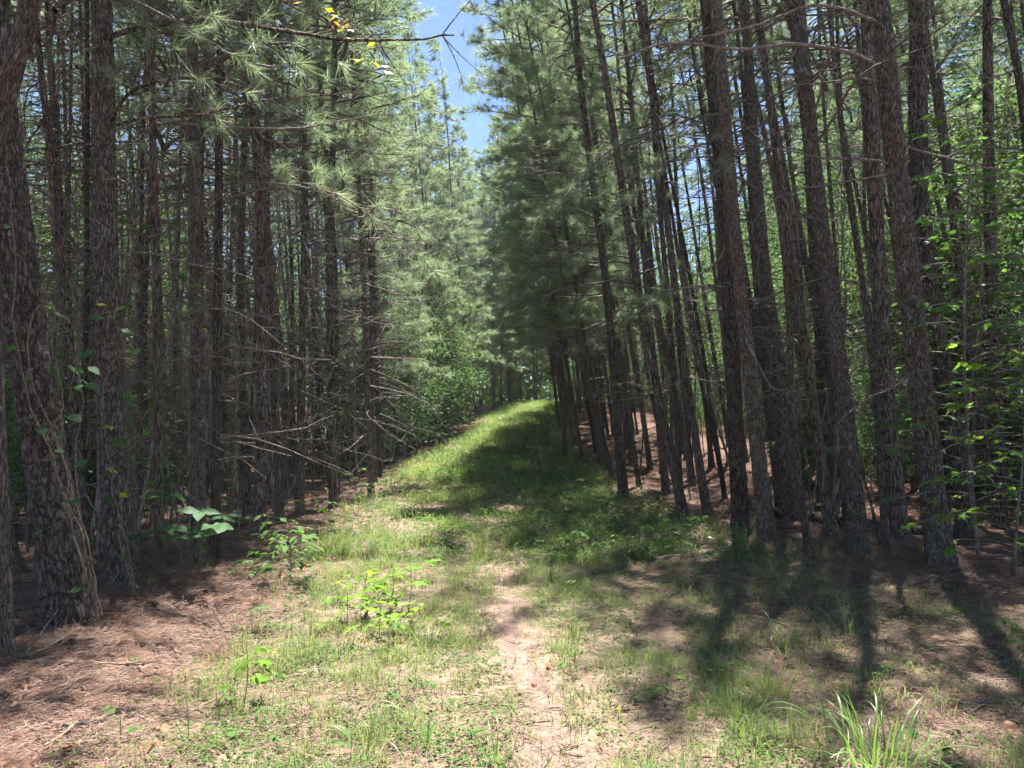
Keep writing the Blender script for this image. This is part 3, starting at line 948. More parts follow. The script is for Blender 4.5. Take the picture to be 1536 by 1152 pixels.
# far woodland mass behind everything
g = Geo()
n = 130000
a = R.uniform(-1.0, 1.0, n); dd = R.uniform(60, 78, n)
C = np.stack([dd * np.sin(a), dd * np.cos(a), .8 + R.uniform(0, 17, n) * R.uniform(.35, 1, n) + 1.5 * np.sin(a * 23) + 2 * np.sin(a * 9)], -1)
d = rdir(n); ll = R.uniform(.35, .7, n)
Ms = frames(d, norm(rdir(n) + [0, 0, .6])) * np.stack([ll, ll * .6, ll], -1)[:, None, :]
g.stamp(T_DIAMOND[0], T_DIAMOND[1], Ms, C, 0)
tag(obj('distant_wood', g.build('distant_wood', M['farleaf'])), 'far green woodland closing the gaps between the trunks', 'wood', kind='stuff')
# ============ PART 2: limbs, vines, saplings, ground plants
def local_to(tree):
    return Matrix.LocRotScale(tree.location, tree.rotation_euler.to_quaternion(), tree.scale).inverted()

def smooth_line(pts, n=18):
    pts = np.array([list(p) for p in pts], float)
    t = np.linspace(0, 1, len(pts)); tt = np.linspace(0, 1, n)
    # Catmull-Rom through the points
    out = []
    for u in tt:
        k = min(len(pts) - 2, int(u * (len(pts) - 1))); f = u * (len(pts) - 1) - k
        p0, p1, p2, p3 = pts[max(0, k - 1)], pts[k], pts[k + 1], pts[min(len(pts) - 1, k + 2)]
        out.append(.5 * (2 * p1 + (p2 - p0) * f + (2 * p0 - 5 * p1 + 4 * p2 - p3) * f * f + (3 * p1 - p0 - 3 * p2 + p3) * f ** 3))
    return np.array(out)

def limb(tree, pts, r0, r1, twigs=5, mat='deadwood', tufts=0, name='branch', tl=.35):
    """a bare limb of a tree; pts in world coordinates from the trunk outward"""
    Mi = local_to(tree)
    c = smooth_line([Mi @ Vector(p) for p in pts], 22)
    c = c + R.normal(0, .004, c.shape)
    g = Geo()
    g.tube(c, np.linspace(r0, r1, 22), 6, 1)
    P, D = [], []
    for _ in range(twigs):
        k = int(R.integers(4, 21))
        ax = norm(c[min(21, k + 1)] - c[k - 1])
        d = norm(ax * .6 + norm(np.cross(ax, rdir(1)[0])))
        L_ = tl * R.uniform(.4, 1.2)
        t = np.linspace(0, 1, 6)[:, None]
        tc = c[k] + d * L_ * t + rdir(1)[0] * L_ * .25 * t * t
        g.tube(tc, np.linspace(.0055, .0025, 6), 4, 1)
        if tufts:
            P.append(tc[-1]); D.append(norm(tc[-1] - tc[-2]))
    if tufts:
        gn = Geo()
        needles_at(gn, np.array(P), np.array(D), tufts, .2, .0042, 0, .8, .35)
    bo = obj(name, g.build(name, [M['needle'], M[mat]]), tree)
    if tufts:
        tag(obj('needles', gn.build('needles', M['needle']), bo), None, None, kind='stuff')
    return bo

def px_pts(lst, Y):
    return [at_depth(a, b, Y + (c[0] if c else 0)) for a, b, *c in lst]

T1 = HEROES['R1']; Y1 = T1.location.y
for pts, r0, r1, tw in [
    ([(1318, 100), (1270, 78, -.2), (1190, 66, -.5), (1110, 74, -.7), (1010, 64, -.9), (930, 88, -1.0)], .026, .008, 9),
    ([(1322, 122), (1285, 118, -.2), (1235, 124, -.3), (1178, 128, -.4)], .018, .010, 5),
    ([(1338, 246), (1290, 238, -.2), (1240, 238, -.4), (1190, 228, -.5), (1142, 220, -.6)], .017, .007, 4),
    ([(1338, 262), (1270, 272, -.3), (1200, 285, -.5), (1160, 300, -.6), (1132, 330, -.6), (1128, 352, -.6), (1140, 380, -.6)], .012, .005, 3),
    ([(1335, 40), (1230, 8, -.3), (1130, 40, -.6), (1040, 58, -.8), (990, 78, -.9)], .020, .007, 8),
    ([(1348, 215), (1400, 232, -.3), (1470, 250, -.5), (1560, 268, -.7)], .016, .007, 5),
    ([(1372, 565), (1330, 585, -.3), (1290, 605, -.4), (1250, 640, -.5)], .010, .004, 7),
]:
    limb(T1, px_pts(pts, Y1), r0, r1, tw, tl=.45)
T2 = HEROES['L2']; Y2 = T2.location.y
big_limb = limb(T2, px_pts([(155, 60), (220, 38, -.3), (330, 31, -.6), (420, 46, -.8), (520, 60, -1.0), (600, 60, -1.1), (680, 52, -1.2)], Y2), .026, .006, 16, 'bark', 34, 'bough', .5)
limb(T2, px_pts([(165, 185), (185, 150, -.3), (215, 128, -.5), (280, 116, -.7), (350, 96, -.9)], Y2), .022, .005, 12, 'bark', 40, 'bough', .45)
limb(T2, px_pts([(165, 190), (215, 178, -.3), (300, 172, -.5), (400, 150, -.7), (520, 140, -.8)], Y2), .014, .004, 12, 'bark', 34, 'bough', .45)
T3 = HEROES['L3']
limb(T3, px_pts([(125, 735), (150, 775, -.2), (185, 815, -.3), (215, 838, -.35), (237, 846, -.4)], T3.location.y), .010, .004, 5, tl=.22)
limb(T3, px_pts([(118, 770), (160, 775, -.2), (200, 800, -.4), (232, 835, -.5)], T3.location.y), .007, .003, 4, tl=.2)

# --- leaf meshes shared by every plant
def leaf_mesh(name, tpl, mat, n=3, curl=.12):
    out = []
    for _ in range(n):
        v = tpl[0].copy()
        v[:, 2] += curl * R.uniform(-.6, 1) * v[:, 0] ** 2 * -1 + R.normal(0, .015, len(v))
        v[:, 1] *= R.uniform(.85, 1.1)
        g = Geo(); g.add(v, tpl[1])
        out.append(g.build(name, M[mat], True))
    return out

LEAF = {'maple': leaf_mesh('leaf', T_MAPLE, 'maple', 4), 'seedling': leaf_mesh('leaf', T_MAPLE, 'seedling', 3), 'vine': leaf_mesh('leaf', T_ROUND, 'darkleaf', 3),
        'hickory': leaf_mesh('leaf', T_OVATE_BIG, 'darkleaf', 3), 'yellow': leaf_mesh('leaf', T_MAPLE3, 'yellowleaf', 3), 'orange': leaf_mesh('leaf', T_MAPLE3, 'orangeleaf', 2),
        'weed': leaf_mesh('leaf', T_OVATE, 'groundleaf', 3), 'pale': leaf_mesh('leaf', T_OVATE, 'reed', 3), 'vinegreen': leaf_mesh('leaf', T_ROUND, 'maple', 3)}

def put_leaf(parent, kind, p, d, up, size):
    """leaf as a part: p root, d direction, up face"""
    d = Vector(d).normalized(); up = Vector(up)
    y = up.cross(d).normalized(); z = d.cross(y)
    m = Matrix((d, y, z)).transposed()
    l = LEAF[kind]
    return obj('leaf', l[int(R.integers(len(l)))], parent, p, m.to_euler(), size)

def sapling(name, label, cat, base, h, leaves, kind, size, spread, lean=(0, 0), start=.35, tiers=None, group=None, stem_r=.012, mat='vine', flat=.25, nlimb=None):
    """upright stem, side twigs and single leaves"""
    t = thing(name, label, cat, base, (0, 0, R.uniform(0, 6.28) if lean == (0, 0) else 0), group)
    zs = np.linspace(-.03, h, 8)
    k1, k2 = R.uniform(0, 6.28, 2)
    wob = .03 * h
    st = np.stack([lean[0] * zs + wob * (np.sin(zs / h * 4 + k1) - math.sin(k1)), lean[1] * zs + wob * (np.sin(zs / h * 4 + k2) - math.sin(k2)), zs], -1)
    g = Geo()
    g.tube(st, np.linspace(stem_r, stem_r * .35, 8), 6)
    nl = nlimb or max(2, int(leaves / 5))
    per = leaves / nl
    spots = []
    for q in range(nl):
        u = start + (1 - start) * (q + R.random() * .8) / nl
        k = u * 7; i0 = min(6, int(k)); p = st[i0] * (1 - (k - i0)) + st[i0 + 1] * (k - i0)
        a = q * 2.4 + R.normal(0, .4)
        L_ = spread * (1.15 - .6 * u) * R.uniform(.6, 1.15)
        d = np.array([math.cos(a), math.sin(a), R.uniform(.1, .5)])
        tt = np.linspace(0, 1, 6)[:, None]
        c = p + d * L_ * tt + np.array([0, 0, -.28 * L_]) * tt ** 2
        g.tube(c, np.linspace(stem_r * .4, stem_r * .15, 6), 4)
        for s_ in range(max(1, int(round(per + R.uniform(-.4, .4))))):
            f = 1.0 if s_ == 0 else R.uniform(.3, 1)
            kk = f * 5; j0 = min(4, int(kk)); pp = c[j0] * (1 - (kk - j0)) + c[j0 + 1] * (kk - j0)
            aa = a + (0 if s_ == 0 else R.choice([-1, 1]) * R.uniform(.4, 1.3))
            dd = np.array([math.cos(aa), math.sin(aa), R.uniform(-.45, .15)])
            pet = pp + norm(dd) * size * .35 * R.uniform(.5, 1)
            g.tube(np.stack([pp, pet]), [stem_r * .14, stem_r * .1], 3)
            spots.append((pet, dd))
    obj('stem', g.build('stem', M[mat]), t)
    for p, d in spots:
        put_leaf(t, kind, p, d, (R.normal(0, flat), R.normal(0, flat), 1), size * R.uniform(.65, 1.15))
    return t

def dead_sapling_proto(h, bend):
    g = Geo(); t = np.linspace(0, 1, 14)
    p1, p2 = R.uniform(0, 6.28, 2)
    c = np.stack([bend * (np.sin(t * 3 + p1) - math.sin(p1)) + .03 * np.sin(t * 17 + p2), bend * (np.sin(t * 2.4 + p2) - math.sin(p2)) + .02 * np.sin(t * 13 + p1), h * t - .05], -1)
    g.tube(c, np.interp(t, [0, .05, 1], [.026, .02, .006]), 6)
    g2 = Geo()
    for _ in range(int(h * 5)):
        k = int(R.integers(3, 13)); d = norm(rdir(1)[0] * [1, 1, .5] + [0, 0, .2]); L_ = R.uniform(.12, .7)
        q = c[k] + (c[min(13, k + 1)] - c[k]) * R.random()
        tt = np.linspace(0, 1, 5)[:, None]
        g2.tube(q + d * L_ * tt + rdir(1)[0] * L_ * .35 * tt ** 2, np.linspace(.006, .0025, 5), 3)
    return g.build('stem', M['greybark'], True), g2.build('dead_twigs', M['deadwood'])
DS = [dead_sapling_proto(*a) for a in [(5.5, .25), (7, .4), (4.2, .35), (6.2, .15)]]
for side, n_want, lab, grp in [(-1, 175, 'thin bare dead sapling standing among the trunks of the dark stand', 'dead saplings of the dark stand'), (1, 50, 'thin bare dead sapling standing among the leaning pines', 'dead saplings among the leaning pines')]:
    k = 0
    while k < n_want:
        y = R.uniform(6.5, 24)
        x = (float(np.interp(y, LY, LX)) - R.uniform(.1, 9)) if side < 0 else (float(np.interp(y, RY, RX)) + R.uniform(.5, 8))
        if abs(x) > .7 * y or not free(x, y, .25) or (side > 0 and y < 10):
            continue
        q = DS[int(R.integers(4))]; sc = R.uniform(.7, 1.25)
        t = thing('dead_sapling', lab, 'sapling', (x, y, float(hz(x, y))), (R.normal(0, .06), R.normal(0, .06), R.uniform(0, 6.28)), grp)
        t.scale = (sc,) * 3
        obj('stem', q[0], t); tag(obj('dead_twigs', q[1], t), None, None, kind='stuff')
        k += 1
for k in range(22):
    y = R.uniform(6.2, 12); x = float(np.interp(y, LY, LX)) - R.uniform(-.1, 3.5)
    if abs(x) > .68 * y: x = -.66 * y
    h = R.uniform(2.5, 6); dx, dy = R.normal(0, .9), R.normal(0, .5)
    pts = [(0, 0, -.02), (dx * .1 + R.normal(0, .1), R.normal(0, .1), h * .25), (dx * .5 + R.normal(0, .25), dy * .5, h * .45), (dx * .6 + R.normal(0, .3), dy * .7, h * .75), (dx, dy, h)]
    g = Geo(); c = smooth_line(pts, 30) + R.normal(0, .01, (30, 3))
    g.tube(c, np.linspace(R.uniform(.006, .011), .003, 30), 5)
    tag(obj('dry_vine', g.build('dry_vine', M['vine']), None, (x, y, float(hz(x, y)))), 'bare woody vine looping up between the trunks of the dark stand', 'vine', 'bare vines of the dark stand')

# --- maples in the right-hand understorey
def gp(px, py):
    p = ground_at(px, py)
    return (p.x, p.y, p.z)
sapling('maple_sapling', 'tall maple sapling with layered leaves beside the sun-bleached pine', 'sapling', gp(1468, 838), 4.6, 290, 'maple', .16, 1.2, start=.12, stem_r=.024, mat='greybark')
sapling('maple_sapling', 'low bright maple sapling in front of the dark straight pine', 'sapling', gp(1522, 866), 2.3, 230, 'seedling', .14, .95, start=.1, stem_r=.016, mat='greybark')  # lighter leaf colour than the other maples, painting a sunlit spot into the leaves
sapling('maple_sapling', 'maple sapling with dark leaves behind the dark straight pine', 'sapling', gp(1550, 812), 5.2, 280, 'maple', .17, 1.5, start=.2, stem_r=.026, mat='greybark')
sapling('maple_sapling', 'shaded maple sapling reaching between the two thick plated pines', 'sapling', gp(1310, 792), 2.3, 70, 'maple', .15, .8, start=.5, stem_r=.013, mat='greybark')
sapling('maple_sapling', 'bright young maple sapling beside the pine with a broad sunlit foot', 'sapling', gp(1215, 775), 2.6, 90, 'maple', .14, .8, start=.3, stem_r=.012, mat='greybark')
sapling('maple_sapling', 'tall leafy maple sapling behind the thick pine with pale limbs', 'sapling', gp(1432, 800), 6.0, 220, 'seedling', .15, 1.3, start=.25, stem_r=.022, mat='greybark')
sapling('maple_sapling', 'thin maple sapling rising behind the half-buried log', 'sapling', gp(1390, 770), 3.6, 110, 'maple', .15, 1.1, start=.3, stem_r=.016, mat='greybark')

# --- broad-leaved sapling in front of the left stand
b = gp(276, 888)
hs_ = thing('hickory_sapling', 'broad-leaved sapling with fans of long dull-green leaves', 'sapling', b)
g = Geo()
tops = []
for (px, py) in [(300, 768), (256, 792), (335, 776), (272, 806), (228, 800), (305, 800), (248, 745), (318, 790)]:
    q = at_depth(px, py, b[1] - .15 + R.normal(0, .18)) - Vector(b)
    tops.append(q)
    c = smooth_line([(0, 0, -.03), (q.x * .25, q.y * .3, q.z * .55), (q.x * .8, q.y * .8, q.z * .93), tuple(q)], 10)
    g.tube(c, np.linspace(.0045, .0022, 10), 5)
obj('stem', g.build('stem', M['vine']), hs_)
for q in tops:
    a0 = R.uniform(0, 6.28)
    for k in range(5):
        a = a0 + k * 1.2566
        put_leaf(hs_, 'hickory', q, (math.cos(a), math.sin(a), R.uniform(-.1, .3)), (R.normal(0, .25), R.normal(0, .2) - .55, 1), R.uniform(.13, .22))

# --- vines on the two thickest pines
def vine(name, label, stems, leaves, kinds, Y, size, group=None, hang=False):
    base = Vector(stems[0][0]); base.z = float(hz(base.x, base.y)) if not hang else base.z
    t = thing(name, label, 'vine', base, group=group)
    g = Geo()
    for pts in stems:
        c = smooth_line([p - base for p in pts], 26) + R.normal(0, .008, (26, 3))
        g.tube(c, np.linspace(.008, .0035, 26), 5)
    segs = np.concatenate([smooth_line([p - base for p in pts], 40) for pts in stems])
    for (px, py) in leaves:
        q = np.array(at_depth(px, py, Y + R.normal(0, .1)) - base)
        k = segs[np.argmin(np.linalg.norm(segs - q, axis=1))]
        mid_ = (q + k) / 2 + np.array([0, 0, .02])
        g.tube(np.stack([k, mid_, q]), [.0028, .0022, .0018], 3)
        kd = kinds[int(R.integers(len(kinds)))]
        a = R.uniform(0, 6.28)
        put_leaf(t, kd, q, (math.cos(a), math.sin(a) * .6 - .2, R.uniform(-.5, .1)), (R.normal(0, .35), -.45 + R.normal(0, .3), 1), size * R.uniform(.7, 1.15))
    for q_ in range(0 if hang else 16):
        k = segs[int(R.integers(8, len(segs)))]
        q = k + rdir(1)[0] * R.uniform(.04, .16) + [0, -.04, 0]
        g.tube(np.stack([k, (q + k) / 2 + [0, 0, .01], q]), [.0024, .002, .0016], 3)
        a = R.uniform(0, 6.28)
        put_leaf(t, kinds[int(R.integers(len(kinds)))], q, (math.cos(a), math.sin(a) * .6 - .2, R.uniform(-.6, .1)), (R.normal(0, .35), -.45 + R.normal(0, .3), 1), size * R.uniform(.4, .9))
    obj('stem', g.build('stem', M['vine']), t)
    return t

TL1 = HEROES['L1']; YL = TL1.location.y - .35
vine('climbing_vine', 'climbing vine with rounded leaves winding up the thickest pine',
     [px_pts([(150, 925), (140, 850), (118, 760), (100, 690), (60, 610), (42, 520), (55, 460), (100, 478), (118, 520), (105, 600)], YL),
      px_pts([(150, 925), (128, 820), (96, 742), (72, 660), (95, 600), (80, 545), (30, 560)], YL),
      px_pts([(140, 900), (110, 800), (84, 700), (45, 600), (20, 480), (24, 380), (10, 250)], YL)],
     [(95, 472), (132, 478), (75, 552), (100, 548), (132, 550), (140, 530), (118, 578), (45, 700), (90, 685), (132, 692), (104, 622), (20, 518), (16, 376), (26, 412), (8, 192), (60, 640), (12, 640)], ['vine', 'vine', 'vinegreen'], YL, .125)
YM = Y2 - .4
vine('climbing_vine', 'climbing vine with drooping leaves on the plated pine beside the thickest pine',
     [px_pts([(205, 905), (190, 820), (170, 740), (165, 690), (150, 640), (160, 560), (185, 520), (165, 470)], YM),
      px_pts([(205, 905), (180, 800), (195, 700), (215, 650), (195, 595)], YM)],
     [(165, 468), (190, 460), (150, 580), (197, 592), (165, 668), (172, 640), (202, 670), (190, 690), (214, 688), (160, 702), (180, 655), (225, 735), (240, 745), (262, 742), (150, 745)], ['vine', 'vinegreen', 'vine', 'yellow'], YM, .13)
vine('grape_vine', 'grape vine with yellow and orange leaves hanging from the long upper bough',
     [px_pts([(420, 44), (470, 52, .02), (520, 42), (560, 62), (580, 100)], Y2 - .9), px_pts([(500, 52), (500, 20), (540, -20)], Y2 - .9)],
     [(495, 22), (512, 20), (521, 40), (505, 45), (530, 44), (548, 86), (560, 94), (572, 98), (575, 106), (545, 60), (563, 62), (435, -5), (455, 3), (488, 12), (525, 58), (518, 30), (540, 90), (500, 32)], ['yellow', 'yellow', 'yellow', 'orange'], Y2 - .9, .10, hang=True)
vine('grape_vine', 'thin grape vine with a few yellowing leaves strung between the dark pines',
     [px_pts([(300, 860), (285, 640), (270, 500), (240, 340), (250, 300), (330, 180)], Y2 + .6), px_pts([(270, 500), (300, 460), (290, 420)], Y2 + .6), px_pts([(240, 340), (200, 335), (170, 330)], Y2 + .6)],
     [(240, 316), (252, 336), (266, 330), (258, 352), (222, 340), (196, 335), (292, 462), (282, 420), (272, 410), (246, 468), (245, 485), (300, 430), (330, 200), (345, 175), (230, 300), (180, 330)], ['yellow', 'vinegreen', 'vine', 'vinegreen'], Y2 + .6, .105)

# --- seedlings and weeds
for px, py, h, n_l, lab in [(520, 945, .30, 6, 'bright maple seedling at the shaded edge of the seedling clump'), (550, 935, .34, 7, 'bright maple seedling low in the seedling clump'), (585, 930, .42, 9, 'bright maple seedling in the middle of the seedling clump'),
                            (612, 925, .46, 8, 'tallest bright maple seedling of the seedling clump'), (570, 965, .30, 7, 'maple seedling with broad dark lower leaves in the seedling clump'), (618, 960, .25, 6, 'short maple seedling on the path side of the seedling clump'), (545, 905, .28, 6, 'maple seedling at the back of the seedling clump')]:
    sapling('maple_seedling', lab, 'seedling', gp(px, py), h, n_l * 2, 'seedling', .125, .19, start=.4, stem_r=.004, mat='stem', nlimb=n_l)
sapling('maple_seedling', 'single bright maple seedling standing alone on the needle litter', 'seedling', gp(366, 1065), .36, 9, 'seedling', .13, .08, start=.35, stem_r=.004, mat='stem', nlimb=6)
sapling('leafy_bush', 'low leafy bush at the foot of the dark pines', 'bush', gp(435, 872), .5, 90, 'weed', .105, .34, start=.15, stem_r=.008, mat='stem', nlimb=26)
sapling('leafy_bush', 'small leafy bush with a single yellow-green shoot beside the low leafy bush', 'bush', gp(405, 850), .55, 34, 'weed', .10, .25, start=.2, stem_r=.006, mat='stem', nlimb=11)
sapling('leafy_bush', 'dense dark-green bush at the trail edge under the far-leaning pine', 'bush', gp(975, 792), .6, 110, 'weed', .085, .36, start=.1, stem_r=.008, mat='stem', nlimb=32)
sapling('weed', 'pale blue-green weed sunlit in front of the leaning pines', 'weed', gp(1050, 815), .34, 44, 'pale', .06, .14, start=.2, stem_r=.004, mat='stem', nlimb=16)
sapling('weed', 'second pale weed, shorter, beside the pale blue-green one', 'weed', gp(1030, 818), .24, 30, 'pale', .055, .12, start=.2, stem_r=.004, mat='stem', nlimb=11)
sapling('weed', 'tall narrow weed with paired leaves at the edge of the shade by the grass tuft', 'weed', gp(1098, 1050), .20, 14, 'pale', .05, .05, start=.2, stem_r=.003, mat='stem', nlimb=10)

LABW = 'small green weed growing in the grass of the trail'
LABS = 'small green weed sprouting through the red needle litter'
wd_proto = []
for q in range(5):
    w_ = sapling('weed', LABW, 'weed', (0, 0, 0), R.uniform(.12, .24), int(R.integers(9, 18)), 'weed', R.uniform(.04, .065), .09, start=.15, stem_r=.0025, mat='stem', group='weeds in the grass')
    wd_proto.append(w_)
def copy_thing(o, loc, rz, sc, label, group):
    c = o.copy(); COL.objects.link(c)
    c.location = loc; c.rotation_euler = (R.normal(0, .08), R.normal(0, .08), rz); c.scale = (sc,) * 3
    c['label'] = label; c['group'] = group
    for ch in o.children:
        d = ch.copy(); COL.objects.link(d); d.parent = c
    return c
cnt = 0; first = set()
while cnt < 120:
    y = 3.4 + 11 * R.random() ** 1.6
    x = R.uniform(-3.4, 3.6)
    gm_ = float(grass_mask(x, y)); pm_ = float(path_mask(x, y))
    if pm_ > .3 or (gm_ < .3 and R.random() < .45) or abs(x) > .66 * y:
        continue
    q = int(R.integers(5))
    lab, grp = (LABW, 'weeds in the grass') if gm_ > .3 else (LABS, 'weeds in the litter')
    loc = (x, y, float(hz(x, y)))
    if q not in first:
        first.add(q); o = wd_proto[q]; o.location = loc; o['label'] = lab; o['group'] = grp
    else:
        copy_thing(wd_proto[q], loc, R.uniform(0, 6.28), R.uniform(.55, 1.1), lab, grp)
    cnt += 1

k = 0
while k < 70:
    y = R.uniform(8.3, 15); x = float(np.interp(y, CY, CX)) + R.uniform(.55, 2.6)
    if x > float(np.interp(y, RY, RX)) - .2:
        continue
    copy_thing(wd_proto[int(R.integers(5))], (x, y, float(hz(x, y))), R.uniform(0, 6.28), R.uniform(1.2, 2.2), 'tall green weed in the lush verge below the leaning pines', 'weeds of the lush verge')
    k += 1
k = 0
while k < 70:
    y = R.uniform(7, 16); x = float(np.interp(y, LY, LX)) + R.uniform(-2.2, 1.1)
    if not free(x, y, .35):
        continue
    copy_thing(wd_proto[int(R.integers(5))], (x, y, float(hz(x, y))), R.uniform(0, 6.28), R.uniform(1.2, 2.6), 'shaded leafy weed at the feet of the dark stand', 'weeds of the dark stand')
    k += 1

# --- coarse grass tufts with separate blades
def blade_mesh(L_, bend, wd, mat='reed'):
    n = 9
    t = np.linspace(0, 1, n)
    ang = bend * t ** 1.6
    dx = np.cumsum(np.sin(ang)) * L_ / n; dz = np.cumsum(np.cos(ang)) * L_ / n
    wv = wd * np.interp(t, [0, .3, .75, 1], [.75, 1, .7, .04])
    v = np.zeros((n, 3, 3))
    v[:, 0] = np.stack([dx, -wv / 2, dz + wv * .12], -1); v[:, 1] = np.stack([dx, 0 * dx, dz], -1); v[:, 2] = np.stack([dx, wv / 2, dz + wv * .12], -1)
    f = []
    for k in range(n - 1):
        a = k * 3
        f += [[a, a + 1, a + 4, a + 3], [a + 1, a + 2, a + 5, a + 4]]
    g = Geo(); g.add(v.reshape(-1, 3), f)
    return g.build('blade', M[mat], True)
BLADES = [blade_mesh(*a) for a in [(.5, .5, .010), (.55, 1.1, .011), (.45, 1.6, .010), (.42, .3, .009), (.6, 2.0, .011), (.35, .9, .008)]]
def tuft(label, base, n, spread, sc, stand=.35, fan=None):
    t = thing('grass_tuft', label, 'grass', base)
    for _ in range(n):
        a = R.uniform(0, 6.28) if fan is None else R.normal(fan[0], fan[1])
        rr = spread * R.random() ** .7
        obj('blade', BLADES[int(R.integers(len(BLADES)))], t, (rr * math.cos(a + R.normal(0, .6)), rr * math.sin(a + R.normal(0, .6)), -.01), (R.normal(0, .12), R.uniform(0, stand), a), sc * R.uniform(.6, 1.1))
    return t
b = gp(1300, 1150)
tuft('large tuft of long bright grass blades fanning out at the shade edge', (b[0], b[1] - .12, b[2]), 95, .2, .88, .6)
tuft('short bright grass tuft beside the large fanning tuft', (b[0] + .34, b[1] - .3, b[2]), 26, .09, .6, .7)
tuft('tall thin grass tuft with a few upright blades on the trail', gp(640, 1132), 11, .06, .78, .3)
tuft('low grass tuft with arching blades among the needles', gp(285, 1148), 12, .08, .62, .6)
tuft('small upright grass tuft beside the tall thin tuft', gp(745, 1150), 14, .07, .5, .4)
tuft('single arching grass tuft between needle litter and path grass', gp(545, 1148), 9, .06, .66, .5)
tuft('long-bladed weed tuft at the foot of the trail-edge pine', gp(1125, 832), 16, .08, 1.15, .5)
tuft('shaded dark grass tuft lying on the needles', gp(1180, 885), 30, .16, .7, .9)
tuft('wiry grass tuft in the open shade beyond the large tuft', gp(1160, 1050), 14, .1, .72, .5)
tuft('wiry grass tuft in the deep shade by the thick pine', gp(1270, 960), 18, .13, .75, .7)
tuft('dark grass tuft in the shade beside the sunny grass', gp(1180, 975), 20, .12, .6, .6)
tuft('small green tuft on the shaded needles near the stick', gp(1450, 1005), 14, .08, .5, .6)
tuft('grass tuft bending beside the seedling clump', gp(640, 990), 14, .09, .7, .5)

# --- fallen wood
def stick(name, label, pts, r0, r1, twigs=2, cat='stick', mat='vine', n=7):
    base = Vector(pts[0])
    c = smooth_line([Vector(p) - base for p in pts], 24) + R.normal(0, .004, (24, 3))
    g = Geo()
    g.tube(np.concatenate([c[:1] - (c[1:2] - c[:1]) * .05, c, c[-1:] + (c[-1:] - c[-2:-1]) * .05]), np.concatenate([[r0 * .2], np.linspace(r0, r1, 24) * R.uniform(.9, 1.1, 24), [r1 * .2]]), n)
    t = thing(name, label, cat, base)
    obj('stem' if cat == 'stick' else 'trunk', g.build('stem', M[mat], True), t)
    for _ in range(twigs):
        k = int(R.integers(5, 20)); d = norm(norm(c[k + 1] - c[k]) * .7 + norm(np.array([R.normal(), R.normal(), .35])))
        L_ = R.uniform(.12, .4)
        g2 = Geo(); g2.tube(np.stack([c[k], c[k] + d * L_ * .5 + [0, 0, -.01], c[k] + d * L_]), [r1, r1 * .7, r1 * .4], 4)
        obj('twig', g2.build('twig', M[mat]), t)
    return t
def gpts(lst, up):
    out = []
    for px, py in lst:
        p = ground_at(px, py); out.append((p.x, p.y, p.z + up))
    return out
stick('fallen_stick', 'crooked fallen stick lying across the sunny needles at the trail edge', gpts([(985, 844), (1020, 838), (1045, 837), (1075, 828), (1110, 826)], .025), .028, .016, 1)
stick('fallen_log', 'half-buried fallen log lying behind the front pines', gpts([(1130, 768), (1200, 782), (1290, 792), (1380, 802), (1440, 806)], .06), .085, .07, 3, 'log', 'bark', 12)
stick('fallen_stick', 'dark forked stick at the foot of the thick plated pine', gpts([(1345, 888), (1390, 874), (1430, 866), (1466, 855)], .02), .014, .008, 3)
stick('fallen_stick', 'thin dark stick on the trail side of the thick plated pine', gpts([(1350, 868), (1390, 860), (1425, 862)], .015), .011, .007, 1)
stick('fallen_stick', 'reddish broken stick half hidden in the shaded needles', gpts([(1436, 1064), (1480, 1066), (1550, 1062)], .02), .02, .017, 0)
stick('fallen_stick', 'short grey stick in front of the thickest pine', gpts([(18, 992), (60, 985), (100, 960)], .02), .015, .01, 2)
stick('fallen_stick', 'long thin stick across the needles before the thickest pine', gpts([(20, 1000), (90, 998), (170, 1002), (220, 1003)], .012), .01, .007, 2)
stick('fallen_stick', 'bare stick leading from the vines toward the low bush', gpts([(215, 918), (280, 930), (340, 952), (400, 955)], .015), .008, .005, 2)
stick('fallen_stick', 'pale thin stick pointing at the grass in the sunny litter', gpts([(100, 1148), (125, 1115), (140, 1085)], .012), .006, .004, 0)
stick('fallen_stick', 'dark rotting stick in the sunny litter', gpts([(85, 1098), (130, 1095), (175, 1078), (200, 1070)], .018), .018, .012, 1)
q0 = ground_at(1242, 808); q1 = at_depth(1278, 700, q0.y + .3)
stick('leaning_pole', 'black dead pole leaning against the plated pine', [q0, q0.lerp(q1, .5), q1], .03, .022, 1, 'pole', 'bark')
q0 = ground_at(1322, 822); q1 = at_depth(1290, 690, q0.y + .2)
stick('leaning_pole', 'thin dead pole leaning behind the plated pine', [q0, q0.lerp(q1, .5), q1], .02, .014, 0, 'pole', 'bark')

# --- fallen leaves
def crumpled(tpl, mat):
    v = tpl[0].copy()
    v[:, 2] += .25 * np.abs(v[:, 1]) + R.normal(0, .06, len(v)) + .15 * (v[:, 0] - .5) ** 2
    g = Geo(); g.add(v, tpl[1])
    return g.build('fallen_leaf', M[mat], True)
FL = [crumpled(t_, 'fallen') for t_ in (T_MAPLE, T_OVATE_BIG, T_ROUND, T_MAPLE3, T_OVATE)]
FR = [crumpled(t_, 'redleaf') for t_ in (T_ROUND, T_OVATE)]
def lay_leaf(x, y, size, src, label, group):
    o = obj('fallen_leaf', src[int(R.integers(len(src)))], None, (x, y, float(hz(x, y)) + .012), (R.normal(0, .3), R.normal(0, .3), R.uniform(0, 6.28)), size)
    return tag(o, label, 'leaf', group)
for (px, py) in [(805, 1032), (818, 1007), (735, 1042), (700, 905), (652, 857), (706, 896), (836, 958)]:
    p = ground_at(px, py)
    lay_leaf(p.x, p.y, R.uniform(.045, .07), FR, 'small red fallen leaf on the footpath and its grass', 'red fallen leaves')
k = 0
